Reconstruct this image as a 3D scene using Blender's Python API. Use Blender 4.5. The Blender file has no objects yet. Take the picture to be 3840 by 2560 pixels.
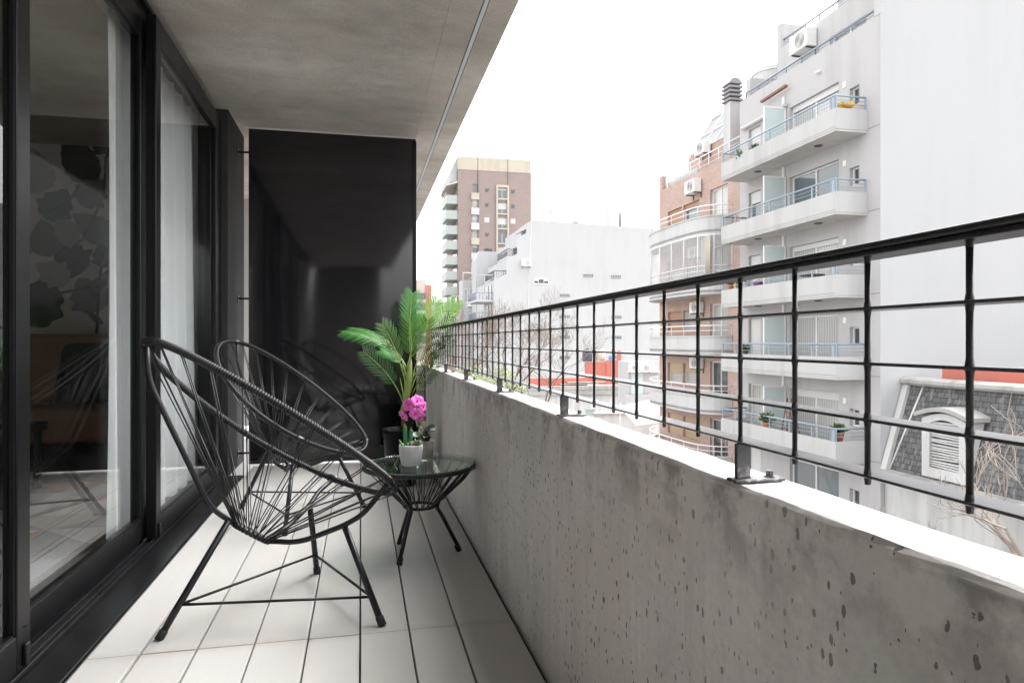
import bpy, bmesh, math, random
from mathutils import Vector, Matrix
R = math.radians
random.seed(7)
C = bpy.context.scene.collection
SC = bpy.context.scene

# ------------------------------------------------------------------ camera, sky, sun, exposure
cam_d = bpy.data.cameras.new("camera")
cam_d.lens = 23.755; cam_d.sensor_width = 36; cam_d.clip_start = 0.02; cam_d.clip_end = 3000
cam = bpy.data.objects.new("camera", cam_d); C.objects.link(cam)
HC = 0.92
cam.location = (0, 0, HC); cam.rotation_euler = (R(90), 0, R(-12.568))
SC.camera = cam

SUN_EL, SUN_AZ = 57.0, 62.0            # azimuth clockwise from +Y
w = bpy.data.worlds.new("World"); SC.world = w; w.use_nodes = True
nt = w.node_tree; nt.nodes.clear()
sky = nt.nodes.new("ShaderNodeTexSky"); sky.sky_type = 'NISHITA'; sky.sun_disc = False
sky.sun_elevation = R(SUN_EL); sky.sun_rotation = R(SUN_AZ); sky.dust_density = 4.0; sky.air_density = 1.2
hs = nt.nodes.new("ShaderNodeHueSaturation"); hs.inputs['Saturation'].default_value = 0.07
bgn = nt.nodes.new("ShaderNodeBackground"); bgn.inputs['Strength'].default_value = 0.15
on = nt.nodes.new("ShaderNodeOutputWorld")
nt.links.new(sky.outputs[0], hs.inputs['Color']); nt.links.new(hs.outputs[0], bgn.inputs['Color'])
nt.links.new(bgn.outputs[0], on.inputs['Surface'])
sd = bpy.data.lights.new("sun", 'SUN'); sd.energy = 0.6; sd.angle = R(60); sd.color = (1, 0.985, 0.965)
so = bpy.data.objects.new("sun", sd); C.objects.link(so)
_d = Vector((math.sin(R(SUN_AZ)) * math.cos(R(SUN_EL)), math.cos(R(SUN_AZ)) * math.cos(R(SUN_EL)), math.sin(R(SUN_EL))))
so.rotation_euler = (-_d).to_track_quat('-Z', 'Y').to_euler(); so.location = _d * 60
vs = SC.view_settings
vs.view_transform = 'Standard'; vs.look = 'None'; vs.gamma = 1; vs.use_curve_mapping = False
vs.exposure = 2.35
SC.cycles.use_denoising = True
SC.cycles.max_bounces = 10; SC.cycles.diffuse_bounces = 6; SC.cycles.transparent_max_bounces = 24

# ------------------------------------------------------------------ mesh builder
class MB:
    def __init__(s): s.v = []; s.f = []; s.sm = []; s.mi = []; s.cur = 0
    def add(s, vs_, fs, smooth=False):
        o = len(s.v); s.v += [tuple(p) for p in vs_]
        for f in fs: s.f.append(tuple(i + o for i in f)); s.sm.append(smooth); s.mi.append(s.cur)
        return s
    def box(s, x0, y0, z0, x1, y1, z1):
        x0, x1 = sorted((x0, x1)); y0, y1 = sorted((y0, y1)); z0, z1 = sorted((z0, z1))
        return s.add([(x0,y0,z0),(x1,y0,z0),(x1,y1,z0),(x0,y1,z0),(x0,y0,z1),(x1,y0,z1),(x1,y1,z1),(x0,y1,z1)],
              [(0,3,2,1),(4,5,6,7),(0,1,5,4),(1,2,6,5),(2,3,7,6),(3,0,4,7)])
    def rbox(s, x0, y0, z0, x1, y1, z1, b=.004, seg=2, sub=None):
        bm = bmesh.new(); bmesh.ops.create_cube(bm, size=1)
        for q in bm.verts: q.co = ((x0+x1)/2 + q.co.x*(x1-x0), (y0+y1)/2 + q.co.y*(y1-y0), (z0+z1)/2 + q.co.z*(z1-z0))
        bmesh.ops.bevel(bm, geom=list(bm.edges), offset=b, segments=seg, affect='EDGES', profile=.5)
        bm.verts.index_update()
        s.add([q.co[:] for q in bm.verts], [[q.index for q in f.verts] for f in bm.faces], False); bm.free(); return s
    def tube(s, pts, r, n=8, closed=False, cap=True, smooth=True):
        pts = [Vector(p) for p in pts]; N = len(pts)
        rs = r if isinstance(r, (list, tuple)) else [r]*N
        tans = []
        for i in range(N):
            a = pts[(i-1) % N] if (closed or i > 0) else pts[i]
            b = pts[(i+1) % N] if (closed or i < N-1) else pts[i]
            t = (b-a); t = t.normalized() if t.length > 1e-9 else Vector((0,0,1)); tans.append(t)
        up = Vector((0,0,1)) if abs(tans[0].z) < .9 else Vector((1,0,0))
        nrm = (up - tans[0]*up.dot(tans[0])).normalized()
        vv = []
        for i in range(N):
            t = tans[i]; nrm = nrm - t*nrm.dot(t)
            nrm = nrm.normalized() if nrm.length > 1e-9 else t.orthogonal().normalized()
            bn = t.cross(nrm)
            for k in range(n):
                a = 2*math.pi*k/n
                vv.append(pts[i] + (nrm*math.cos(a) + bn*math.sin(a))*rs[i])
        ff = []
        M = N if closed else N-1
        for i in range(M):
            j = (i+1) % N
            for k in range(n): ff.append((i*n+k, i*n+(k+1)%n, j*n+(k+1)%n, j*n+k))
        s.add(vv, ff, smooth)
        if cap and not closed:
            o = len(s.v) - len(vv)
            s.f.append(tuple(o+k for k in range(n))[::-1]); s.sm.append(False); s.mi.append(s.cur)
            s.f.append(tuple(o+(N-1)*n+k for k in range(n))); s.sm.append(False); s.mi.append(s.cur)
        return s
    def lathe(s, prof, n=32, cx=0, cy=0, smooth=True, caps=True):
        vv = []; ff = []
        for (r, z) in prof:
            for k in range(n):
                a = 2*math.pi*k/n; vv.append((cx + r*math.cos(a), cy + r*math.sin(a), z))
        for i in range(len(prof)-1):
            for k in range(n): ff.append((i*n+k, i*n+(k+1)%n, (i+1)*n+(k+1)%n, (i+1)*n+k))
        s.add(vv, ff, smooth)
        o = len(s.v) - len(vv)
        if caps:
            s.f.append(tuple(o+k for k in range(n))[::-1]); s.sm.append(False); s.mi.append(s.cur)
            s.f.append(tuple(o+(len(prof)-1)*n+k for k in range(n))); s.sm.append(False); s.mi.append(s.cur)
        return s
    def prism(s, poly, axis, a, b):
        """poly: 2D points; axis x: (y,z), y: (x,z), z: (x,y)"""
        def m(p, t): return {'x': (t, p[0], p[1]), 'y': (p[0], t, p[1]), 'z': (p[0], p[1], t)}[axis]
        n = len(poly); vv = [m(p, a) for p in poly] + [m(p, b) for p in poly]
        ff = [tuple(range(n))[::-1], tuple(range(n, 2*n))] + [(i, (i+1)%n, n+(i+1)%n, n+i) for i in range(n)]
        return s.add(vv, ff)
    def facade(s, ax, pos, u0, u1, z0, z1, holes, depth=.2):
        """wall face at x=pos (ax 'x', u=y) or y=pos (u=x) with rectangular holes; reveals run to pos+depth"""
        def m(u, z, d=0): return (pos+d, u, z) if ax == 'x' else (u, pos+d, z)
        us = sorted(set([u0, u1] + [h[0] for h in holes] + [h[1] for h in holes])); us = [q for q in us if u0 <= q <= u1]
        zs = sorted(set([z0, z1] + [h[2] for h in holes] + [h[3] for h in holes])); zs = [q for q in zs if z0 <= q <= z1]
        for i in range(len(us)-1):
            for j in range(len(zs)-1):
                uc, zc = (us[i]+us[i+1])/2, (zs[j]+zs[j+1])/2
                if any(h[0] < uc < h[1] and h[2] < zc < h[3] for h in holes): continue
                s.add([m(us[i],zs[j]), m(us[i+1],zs[j]), m(us[i+1],zs[j+1]), m(us[i],zs[j+1])], [(0,1,2,3)])
        for (a, b, c, d) in holes:
            for p, q in (((a,c),(b,c)), ((b,c),(b,d)), ((b,d),(a,d)), ((a,d),(a,c))):
                s.add([m(*p), m(*q), m(*q, depth), m(*p, depth)], [(0,1,2,3)])
        return s
    def leafpoly(s, pts2, m):   # fan polygon through mapping m(u,v)
        return s.add([m(*p) for p in pts2], [tuple(range(len(pts2)))])
    def build(s, name, mat, parent=None, off=None):
        if off is None and parent is not None:
            r = parent
            while r.parent: r = r.parent
            off = r.get('_o', None)
            off = tuple(off) if off is not None else (0,0,0)
        off = off or (0,0,0)
        me = bpy.data.meshes.new(name)
        me.from_pydata([(a-off[0], b-off[1], c-off[2]) for a, b, c in s.v], [], s.f)
        me.polygons.foreach_set('use_smooth', s.sm)
        mats = mat if isinstance(mat, (list, tuple)) else [mat]
        for m in mats: me.materials.append(m)
        if len(mats) > 1: me.polygons.foreach_set('material_index', s.mi)
        me.update()
        o = bpy.data.objects.new(name, me); C.objects.link(o)
        if parent is not None: o.parent = parent
        return o

def tag(o, label=None, cat=None, group=None, kind=None):
    for k, q in (('label', label), ('category', cat), ('group', group), ('kind', kind)):
        if q: o[k] = q
    return o
def thing(name, label, cat, loc=(0,0,0), rz=0, group=None, world=True):
    o = bpy.data.objects.new(name, None); C.objects.link(o); o.empty_display_size = .1
    o.location = loc; o.rotation_euler = (0,0,rz)
    if world: o['_o'] = loc
    return tag(o, label, cat, group)
def copy_tree(o, parent=None):
    c = o.copy(); C.objects.link(c)
    if parent is not None: c.parent = parent
    for ch in list(o.children): copy_tree(ch, c)
    return c
def clean():
    for o in bpy.data.objects:
        if '_o' in o: del o['_o']

# ------------------------------------------------------------------ materials
class NM:
    def __init__(s, name):
        s.m = bpy.data.materials.new(name); s.m.use_nodes = True; s.t = s.m.node_tree
        s.b = s.t.nodes['Principled BSDF']; s.out = s.t.nodes['Material Output']
    def n(s, typ, **kw):
        q = s.t.nodes.new('ShaderNode'+typ)
        for k, v in kw.items():
            if k in q.inputs.keys() if not hasattr(q, k) else False: q.inputs[k].default_value = v
            elif hasattr(q, k): setattr(q, k, v)
        return q
    def l(s, a, b): s.t.links.new(a, b)
    def pos(s, sc=(1,1,1), obj=False):
        mp = s.n('Mapping'); mp.inputs['Scale'].default_value = sc
        if obj: s.l(s.n('TexCoord').outputs['Object'], mp.inputs['Vector'])
        else: s.l(s.n('NewGeometry').outputs['Position'], mp.inputs['Vector'])
        return mp.outputs[0]
    def noise(s, vec, scale=5, detail=4, rough=.55, dist=0):
        q = s.n('TexNoise'); q.inputs['Scale'].default_value = scale; q.inputs['Detail'].default_value = detail
        q.inputs['Roughness'].default_value = rough; q.inputs['Distortion'].default_value = dist
        s.l(vec, q.inputs['Vector']); return q.outputs[0]
    def ramp(s, f, stops):
        q = s.n('ValToRGB'); e = q.color_ramp.elements
        while len(e) < len(stops): e.new(.5)
        for i, (p, c) in enumerate(stops):
            e[i].position = p; e[i].color = (c, c, c, 1) if not isinstance(c, (tuple, list)) else (*c, 1)
        s.l(f, q.inputs[0]); return q.outputs[0]
    def mix(s, a, b, f, blend='MIX'):
        q = s.n('Mix', data_type='RGBA'); q.blend_type = blend
        for sock, v in ((q.inputs[6], a), (q.inputs[7], b), (q.inputs[0], f)):
            if hasattr(v, 'is_output'): s.l(v, sock)
            else: sock.default_value = (*v, 1) if isinstance(v, (tuple, list)) else v
        return q.outputs[2]
    def math(s, op, a, b=0):
        q = s.n('Math', operation=op)
        for sock, v in ((q.inputs[0], a), (q.inputs[1], b)):
            if hasattr(v, 'is_output'): s.l(v, sock)
            else: sock.default_value = v
        return q.outputs[0]
    def bump(s, h, strength=.3, dist=.01):
        q = s.n('Bump'); q.inputs['Strength'].default_value = strength; q.inputs['Distance'].default_value = dist
        s.l(h, q.inputs['Height']); s.l(q.outputs[0], s.b.inputs['Normal'])
    def set(s, col=None, rough=None, metal=None, spec=None):
        for k, v in (('Base Color', col), ('Roughness', rough), ('Metallic', metal), ('Specular IOR Level', spec)):
            if v is None: continue
            if hasattr(v, 'is_output'): s.l(v, s.b.inputs[k])
            else: s.b.inputs[k].default_value = (*v, 1) if isinstance(v, (tuple, list)) else v
        return s

def simple(name, col, rough=.5, metal=0, var=.12, scale=8, spec=.5, bump=0, obj=True):
    k = NM(name); v = k.pos(obj=obj)
    n1 = k.noise(v, scale, 5)
    c = k.mix(tuple(q*(1-var) for q in col), tuple(min(1, q*(1+var)) for q in col), n1)
    k.set(c, k.ramp(n1, [(0, max(0, rough-.08)), (1, min(1, rough+.08))]), metal, spec)
    if bump: k.bump(k.noise(v, scale*6, 3), bump, .004)
    return k.m

def concrete(name, dark, light, sc, pits=True, streak=.5, stain=False):
    k = NM(name); v = k.pos(sc); p = k.pos()
    big = k.noise(p, 1.6, 5, .6, .4)
    st = k.noise(v, 1, 6, .62, .2)
    fine = k.noise(p, 70, 4, .7)
    if pits: st = k.math('ADD', k.math('MULTIPLY', st, .6), k.math('MULTIPLY', k.noise(k.pos((48, 48, 2.2)), 1, 5, .6), .4))
    f = k.math('ADD', k.math('MULTIPLY', st, streak), k.math('MULTIPLY', big, 1-streak))
    f = k.math('ADD', k.math('MULTIPLY', f, .72), k.math('MULTIPLY', fine, .28))
    c = k.mix(dark, light, k.ramp(f, [(.40, 0.), (.61, 1.)]))
    tint = k.noise(p, 2.7, 3, .5, .6)
    c = k.mix(c, tuple(q*.82 for q in (light[0]*1.05, light[1]*.96, light[2]*.93)), k.math('MULTIPLY', k.ramp(tint, [(.5, 0.), (.72, 1.)]), .5))
    c = k.mix(c, tuple(q*.70 for q in (light[0]*.98, light[1]*1.03, light[2]*.99)), k.math('MULTIPLY', k.ramp(k.noise(k.pos((3, 3, 1.1)), 2.2, 2, .5, .3), [(.56, 0.), (.7, 1.)]), .5))
    if pits:
        tot = None
        for (s1, th, g) in (((15, 15, 8), .052, 0), ((44, 44, 22), .20, 1), ((90, 90, 50), .42, 2)):
            vo = k.n('TexVoronoi'); vo.inputs['Scale'].default_value = 1
            dv = k.n('VectorMath', operation='ADD'); nv = k.n('TexNoise'); nv.inputs['Scale'].default_value = 90; nv.inputs['Detail'].default_value = 3; k.l(p, nv.inputs['Vector'])
            sv = k.n('VectorMath', operation='SCALE'); sv.inputs['Scale'].default_value = .009; k.l(nv.outputs['Color'], sv.inputs[0]); k.l(p, dv.inputs[0]); k.l(sv.outputs[0], dv.inputs[1])
            mpp = k.n('Mapping'); mpp.inputs['Scale'].default_value = s1; k.l(dv.outputs[0], mpp.inputs['Vector']); k.l(mpp.outputs[0], vo.inputs['Vector'])
            sp = k.n('SeparateColor'); k.l(vo.outputs['Color'], sp.inputs[0])
            sz = k.math('MULTIPLY', k.math('POWER', sp.outputs[g], 3.0), th)
            mk = k.ramp(k.math('SUBTRACT', sz, vo.outputs['Distance']), [(0., 0.), (.03, 1.)])
            tot = mk if tot is None else k.math('MAXIMUM', tot, mk)
        gate = k.ramp(k.noise(p, 2.1, 2), [(.32, .1), (.55, 1.)])
        tot = k.math('MULTIPLY', tot, gate)
        c = k.mix(c, (.10, .09, .083), k.math('MULTIPLY', tot, .8))
        h = k.math('SUBTRACT', k.math('MULTIPLY', fine, .25), tot)
    else: h = k.math('ADD', fine, k.math('MULTIPLY', st, .5))
    if stain:   # rusty run and a dark spall near the front end of the parapet
        sx = k.n('SeparateXYZ'); k.l(p, sx.inputs[0])
        wob = k.math('ADD', sx.outputs[1], k.math('MULTIPLY', k.math('SUBTRACT', k.noise(p, 5, 3), .5), .10))
        for (y0, wd, col, a, zt) in ((.462, .010, (.20, .11, .06), .6, .56), (.482, .035, (.40, .30, .20), .5, .55), (.470, .018, (.07, .06, .05), .0, .66)):
            d = k.math('ABSOLUTE', k.math('SUBTRACT', wob, y0))
            mk = k.ramp(k.math('DIVIDE', d, wd), [(.2, 1.), (1., 0.)])
            mk = k.math('MULTIPLY', mk, k.ramp(sx.outputs[2], [(zt-.02, 1.), (zt+.04, 0.)]))
            c = k.mix(c, col, k.math('MULTIPLY', mk, a))
        edge = k.math('MULTIPLY', k.ramp(sx.outputs[2], [(.56, 0.), (.715, 1.), (.722, 0.)]), k.ramp(k.noise(p, 9, 5, .65), [(.48, 0.), (.62, 1.)]))
        c = k.mix(c, (.13, .115, .105), k.math('MULTIPLY', edge, .6))
    k.set(c, .85, 0, .25); k.bump(h, .5, .006)
    return k.m

M = {}
M['parapet'] = concrete('board_marked_concrete', (.56, .53, .511), (.78, .744, .72), (9, 9, 1.0), True, .5, True)
M['ceiling'] = concrete('ceiling_concrete', (.42, .378, .332), (.70, .645, .585), (2.2, 3.6, 3), False, .5)
M['black'] = simple('black_powder_coat', (.010, .010, .012), .36, 0, .25, 30, .45)
M['alu'] = simple('black_aluminium', (.008, .008, .009), .32, 0, .2, 12, .2)
M['rail'] = simple('black_painted_iron', (.02, .02, .022), .36, .1, .3, 25, .5, .25)
M['strip'] = simple('glossy_iron_strip', (.06, .06, .065), .24, 0, .15, 30, .9)
M['cord'] = simple('black_plastic_cord', (.011, .011, .013), .30, 0, .2, 40, .5)
M['alusil'] = simple('grey_aluminium', (.62, .63, .66), .4, .1, .06, 6)
M['rubber'] = simple('rubber', (.02, .02, .02), .7)

def m_plate():
    k = NM('weathered_iron_plate'); v = k.pos(obj=True)
    n = k.noise(v, 60, 6, .7); z = k.n('SeparateXYZ'); k.l(v, z.inputs[0])
    f = k.math('MULTIPLY', k.ramp(n, [(.5, 0.), (.62, 1.)]), k.ramp(z.outputs[2], [(.012, 1.), (.030, 0.)]))
    k.set(k.mix((.045, .045, .05), (.30, .30, .30), f), .45); k.bump(n, .3, .002); return k.m
M['plate'] = m_plate()

def m_floor():
    k = NM('cream_cement_planks'); p = k.pos()
    sx = k.n('SeparateXYZ'); k.l(p, sx.inputs[0])
    ix = k.math('FLOOR', k.math('DIVIDE', k.math('ADD', sx.outputs[0], .008+1.57), .1565))
    iy = k.math('FLOOR', k.math('DIVIDE', k.math('SUBTRACT', sx.outputs[1], .36), 1.82))
    cb = k.n('CombineXYZ'); k.l(ix, cb.inputs[0]); k.l(iy, cb.inputs[1])
    wn = k.n('TexWhiteNoise'); k.l(cb.outputs[0], wn.inputs[0])
    base = k.mix((.455, .44, .424), (.56, .544, .527), wn.outputs[0])
    cl = k.noise(k.pos((3, 1.6, 1)), 1.6, 5, .6, .4)
    base = k.mix(base, (.56, .525, .48), k.math('MULTIPLY', k.ramp(cl, [(.5, 0.), (.75, 1.)]), .7))
    fine = k.noise(p, 160, 3, .6)
    base = k.mix(base, (.5, .47, .43), k.math('MULTIPLY', k.ramp(fine, [(.58, 0.), (.75, 1.)]), .35))
    sc = k.noise(k.pos((9, 30, 1)), 1.5, 4, .7, 1.2)
    base = k.mix(base, (.46, .42, .37), k.math('MULTIPLY', k.ramp(sc, [(.69, 0.), (.74, 1.)]), .4))
    grit = k.noise(p, 420, 2, .8)
    base = k.mix(base, (.30, .27, .24), k.math('MULTIPLY', k.ramp(grit, [(.66, 0.), (.74, 1.)]), .45))
    drag = k.noise(k.pos((26, 2.2, 1)), 1.2, 5, .7, .8)
    base = k.mix(base, (.44, .41, .38), k.math('MULTIPLY', k.ramp(drag, [(.58, 0.), (.76, 1.)]), .45))
    ey = k.math('ABSOLUTE', k.math('SUBTRACT', k.math('FRACT', k.math('DIVIDE', k.math('SUBTRACT', sx.outputs[1], .36), 1.82)), .5))
    base = k.mix(base, (.42, .38, .34), k.math('MULTIPLY', k.ramp(k.math('ADD', ey, k.math('MULTIPLY', k.math('SUBTRACT', k.noise(p, 14, 4), .5), .02)), [(.478, 0.), (.4995, 1.)]), .5))
    k.set(base, k.ramp(cl, [(.3, .5), (.7, .65)]), 0, .3); k.bump(fine, .15, .002); return k.m
M['floor'] = m_floor()

def m_panel():
    k = NM('gloss_black_enamel'); v = k.pos()
    k.set((.010, .010, .012), k.ramp(k.noise(v, 3, 3), [(.3, .03), (.7, .08)]), 0, .7)
    h = k.math('ADD', k.noise(k.pos((1.2, 1, .7)), 1.5, 1, .4, .3), k.math('MULTIPLY', k.noise(v, 150, 2), .012))
    k.bump(h, .35, .008); return k.m
M['panel'] = m_panel()

def m_glass(name, tint, ior=1.5, rough=0.0):
    k = NM(name); k.t.nodes.remove(k.b)
    tr = k.n('BsdfTransparent'); tr.inputs[0].default_value = (*tint, 1)
    gl = k.n('BsdfGlossy'); gl.inputs['Roughness'].default_value = rough
    fr = k.n('Fresnel'); bf = k.n('NewGeometry').outputs['Backfacing']; k.l(k.math('ADD', ior, k.math('MULTIPLY', bf, 1/ior-ior)), fr.inputs['IOR'])
    mx = k.n('MixShader'); k.l(fr.outputs[0], mx.inputs[0]); k.l(tr.outputs[0], mx.inputs[1]); k.l(gl.outputs[0], mx.inputs[2])
    k.l(mx.outputs[0], k.out.inputs['Surface']); return k.m
M['glass'] = m_glass('clear_door_glass', (.965, .975, .97))
M['tglass'] = m_glass('green_table_glass', (.84, .93, .90))
M['frost'] = simple('frosted_glass', (.52, .60, .60), .35, 0, .05, 3)

def m_cloth(name, col, trans=.4):
    k = NM(name); k.t.nodes.remove(k.b); v = k.pos()
    c = k.mix(tuple(q*.94 for q in col), col, k.noise(v, 90, 3))
    df = k.n('BsdfDiffuse'); tl = k.n('BsdfTranslucent'); k.l(c, df.inputs[0]); k.l(c, tl.inputs[0])
    mx = k.n('MixShader'); mx.inputs[0].default_value = trans
    k.l(df.outputs[0], mx.inputs[1]); k.l(tl.outputs[0], mx.inputs[2]); k.l(mx.outputs[0], k.out.inputs['Surface']); return k.m
M['curtain'] = m_cloth('white_curtain', (.92, .94, .955), .06)

def m_plaster(name, a, b, amt=.6, horiz=False):
    k = NM(name); p = k.pos()
    big = k.noise(p, .22, 5, .6, .3); st = k.noise(k.pos((1.3, 1.3, .12)), 1, 6, .65, .2); fine = k.noise(p, 6, 5, .7)
    f = k.math('ADD', k.math('MULTIPLY', big, .4), k.math('MULTIPLY', st, .6))
    c = k.mix(b, a, k.ramp(f, [(.36, 0.), (.52, 1.)]))
    c = k.mix(c, tuple(q*.82 for q in a), k.math('MULTIPLY', k.ramp(fine, [(.55, 0.), (.8, 1.)]), .4*amt))
    cr = k.noise(k.pos((.5, .5, 1.6)), 2.5, 8, .8, 1.)
    c = k.mix(c, tuple(q*.6 for q in a), k.math('MULTIPLY', k.ramp(cr, [(.70, 0.), (.735, 1.)]), .35*amt))
    k.set(c, .9, 0, .2); k.bump(fine, .15, .02); return k.m
M['white'] = m_plaster('white_render', (.47, .467, .463), (.395, .39, .385))
M['grey_wall'] = m_plaster('grey_render', (.455, .447, .45), (.395, .388, .388))
M['party'] = m_plaster('white_party_wall', (.46, .464, .472), (.44, .444, .45), .4)
M['farwhite'] = m_plaster('far_white_render', (.465, .469, .475), (.435, .438, .444), .5)
M['trim'] = m_plaster('white_trim', (.52, .517, .515), (.45, .447, .442), .7)
M['old_white'] = m_plaster('peeling_white_paint', (.56, .56, .555), (.40, .39, .375), 1.)
M['cornice'] = m_plaster('lichen_cement', (.38, .37, .35), (.22, .21, .20), 1.)
M['soffit'] = m_plaster('soffit_render', (.52, .50, .475), (.42, .40, .38), .7)

def m_brick(name, c1, c2, mortar, ax, sx=1., bw=.5, rh=.25):
    k = NM(name); p = k.pos(); s = k.n('SeparateXYZ'); k.l(p, s.inputs[0])
    cb = k.n('CombineXYZ'); k.l(s.outputs[1 if ax == 'x' else 0], cb.inputs[0]); k.l(s.outputs[2], cb.inputs[1])
    br = k.n('TexBrick'); k.l(cb.outputs[0], br.inputs['Vector'])
    br.inputs['Color1'].default_value = (*c1, 1); br.inputs['Color2'].default_value = (*c2, 1); br.inputs['Mortar'].default_value = (*mortar, 1)
    br.inputs['Scale'].default_value = sx; br.inputs['Brick Width'].default_value = bw; br.inputs['Row Height'].default_value = rh
    br.inputs['Mortar Size'].default_value = .02 * rh / .25
    c = k.mix(br.outputs['Color'], tuple(q*.8 for q in c1), k.math('MULTIPLY', k.noise(p, .8, 5), .5))
    k.set(c, .9, 0, .2); return k.m
M['brick'] = m_brick('red_brick', (.42, .285, .24), (.49, .355, .305), (.50, .455, .43), 'x', 1, .26, .085)
M['brick_y'] = m_brick('red_brick_side', (.42, .285, .24), (.49, .355, .305), (.50, .455, .43), 'y', 1, .26, .085)
M['tower'] = m_brick('brown_tile', (.285, .225, .205), (.315, .25, .23), (.34, .285, .265), 'y', 1, .5, .22)
M['beige'] = m_plaster('beige_render', (.47, .425, .35), (.42, .375, .30), .4)
M['sage'] = simple('sage_panel', (.37, .40, .38), .6, 0, .06, .5, obj=False)
M['redpaint'] = m_plaster('red_painted_wall', (.50, .165, .13), (.42, .16, .13), .6)
M['wood_shutter'] = None

def m_slat(name, a, b, per, ax=2):
    k = NM(name); s = k.n('SeparateXYZ'); k.l(k.pos(), s.inputs[0])
    fr = k.math('FRACT', k.math('DIVIDE', s.outputs[ax], per))
    c = k.mix(b, a, k.ramp(fr, [(.1, 0.), (.25, 1.)]))
    c = k.mix(c, tuple(q*.8 for q in a), k.math('MULTIPLY', k.noise(k.pos(), 2, 4), .6))
    k.set(c, .6); k.bump(fr, .4, .02); return k.m
M['wood_shutter'] = m_slat('wood_roller_slats', (.42, .25, .17), (.24, .13, .085), .06)
M['white_shutter'] = m_slat('white_roller_slats', (.66, .66, .65), (.45, .45, .45), .06)
M['tan_shutter'] = m_slat('tan_roller_slats', (.52, .38, .25), (.34, .24, .15), .06)
M['pane'] = simple('window_pane', (.12, .145, .155), .06, 0, .3, .6, .9, obj=False)
M['pane_l'] = simple('curtained_pane', (.44, .46, .47), .12, 0, .22, 3, .8, obj=False)
def m_fold_shade():
    k = NM('curtained_pane'); p = k.pos(); q = k.n('SeparateXYZ'); k.l(p, q.inputs[0])
    u = k.math('ADD', k.math('ADD', q.outputs[0], q.outputs[1]), k.math('MULTIPLY', k.noise(p, 1.2, 2), .15))
    w_ = k.math('ADD', k.math('MULTIPLY', k.math('SINE', k.math('MULTIPLY', u, 46)), .5), .5)
    k.set(k.mix((.33, .33, .32), (.46, .46, .445), w_), .15, 0, .8); return k.m  # light and shade of the curtain folds painted as soft stripes
M['pane_l'] = m_fold_shade()
M['pane_d'] = simple('dark_pane', (.06, .07, .08), .06, 0, .3, .6, .9, obj=False)
M['blue'] = simple('pale_blue_paint', (.27, .335, .40), .4, 0, .1, 2)
M['antm'] = simple('galvanised_mast', (.05, .05, .055), .6)
M['greyrail'] = simple('slate_blue_paint', (.22, .25, .31), .45, 0, .1, 2)
M['wframe'] = simple('white_aluminium', (.74, .74, .74), .4, 0, .04, 2)
M['ac'] = simple('white_casing', (.70, .70, .68), .5, 0, .06, 2)
M['acdark'] = simple('fan_grille', (.20, .20, .21), .6, 0, .2, 20)
M['darkmetal'] = simple('dark_metal', (.08, .08, .09), .5, .3)
M['terracotta'] = simple('terracotta', (.42, .16, .09), .8, 0, .15)
M['yellow'] = simple('yellow_plastic', (.62, .42, .06), .5)
M['purple'] = simple('purple_plastic', (.16, .05, .17), .5)
M['leaf'] = simple('green_leaf', (.07, .13, .04), .5, 0, .5, 30)
M['wood'] = simple('brown_wood', (.20, .09, .06), .6, 0, .3)
M['tank_l'] = simple('cream_tank', (.52, .47, .40), .6)
M['tank_d'] = simple('dark_blue_tank', (.05, .06, .09), .5)
M['blue_drum'] = simple('blue_plastic_drum', (.15, .32, .50), .5)
M['asphalt'] = simple('asphalt', (.05, .05, .052), .9, 0, .2, 3, obj=False)
M['pave'] = simple('paving', (.30, .29, .28), .9, 0, .15, 3, obj=False)
M['ground'] = simple('city_ground', (.22, .21, .20), .95, 0, .2, .5, obj=False)
M['bark'] = simple('bark', (.20, .15, .12), .9, 0, .3, 12)
M['bark_p'] = simple('pale_bark', (.35, .295, .26), .85, 0, .25, 12)

def m_slate():
    k = NM('weathered_slate'); s = k.n('SeparateXYZ'); k.l(k.pos(), s.inputs[0])
    cb = k.n('CombineXYZ'); k.l(s.outputs[1], cb.inputs[0]); k.l(s.outputs[2], cb.inputs[1])
    br = k.n('TexBrick'); k.l(cb.outputs[0], br.inputs['Vector'])
    br.inputs['Color1'].default_value = (.075, .075, .08, 1); br.inputs['Color2'].default_value = (.135, .135, .135, 1); br.inputs['Mortar'].default_value = (.035, .035, .035, 1)
    br.inputs['Scale'].default_value = 1; br.inputs['Brick Width'].default_value = .25; br.inputs['Row Height'].default_value = .165; br.inputs['Mortar Size'].default_value = .012
    n = k.noise(k.pos((1, 2.2, .7)), 3, 6, .7)
    c = k.mix(br.outputs['Color'], (.34, .33, .32), k.math('MULTIPLY', k.ramp(n, [(.52, 0.), (.68, 1.)]), .6))
    k.set(c, .8); k.bump(br.outputs['Fac'], -.4, .02); return k.m
M['slate'] = m_slate()
# ------------------------------------------------------------------ balcony: floor, ceiling, parapet
PX = 0.50                         # inner face of parapet
edges = [-0.783, -0.637, -0.480, -0.318, -0.161, -0.004, 0.149, 0.304, 0.486]
joints = [-2.9, .36, 2.18, 4.0, 5.82, 7.64]
m = MB(); random.seed(3)
for i in range(8):
    for j in range(5):
        g = .0026 if i > 1 else .0042
        x0, x1 = edges[i]+g, edges[i+1]-g
        if i == 7: x1 = edges[8]
        y0, y1 = joints[j]+.0012, joints[j+1]-.0012
        dz = random.uniform(-.001, .001)
        if y1 < -1.5: continue
        m.rbox(x0, y0, -.022+dz, x1, y1, dz, .0022, 2)
fl = m.build('balcony_floor', M['floor']); tag(fl, kind='structure')
m = MB().box(-.79, -2.9, -.20, .59, 10, -.03)
tag(m.build('floor_slab', simple('dark_subfloor', (.05, .048, .045), .9)), kind='structure')
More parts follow.
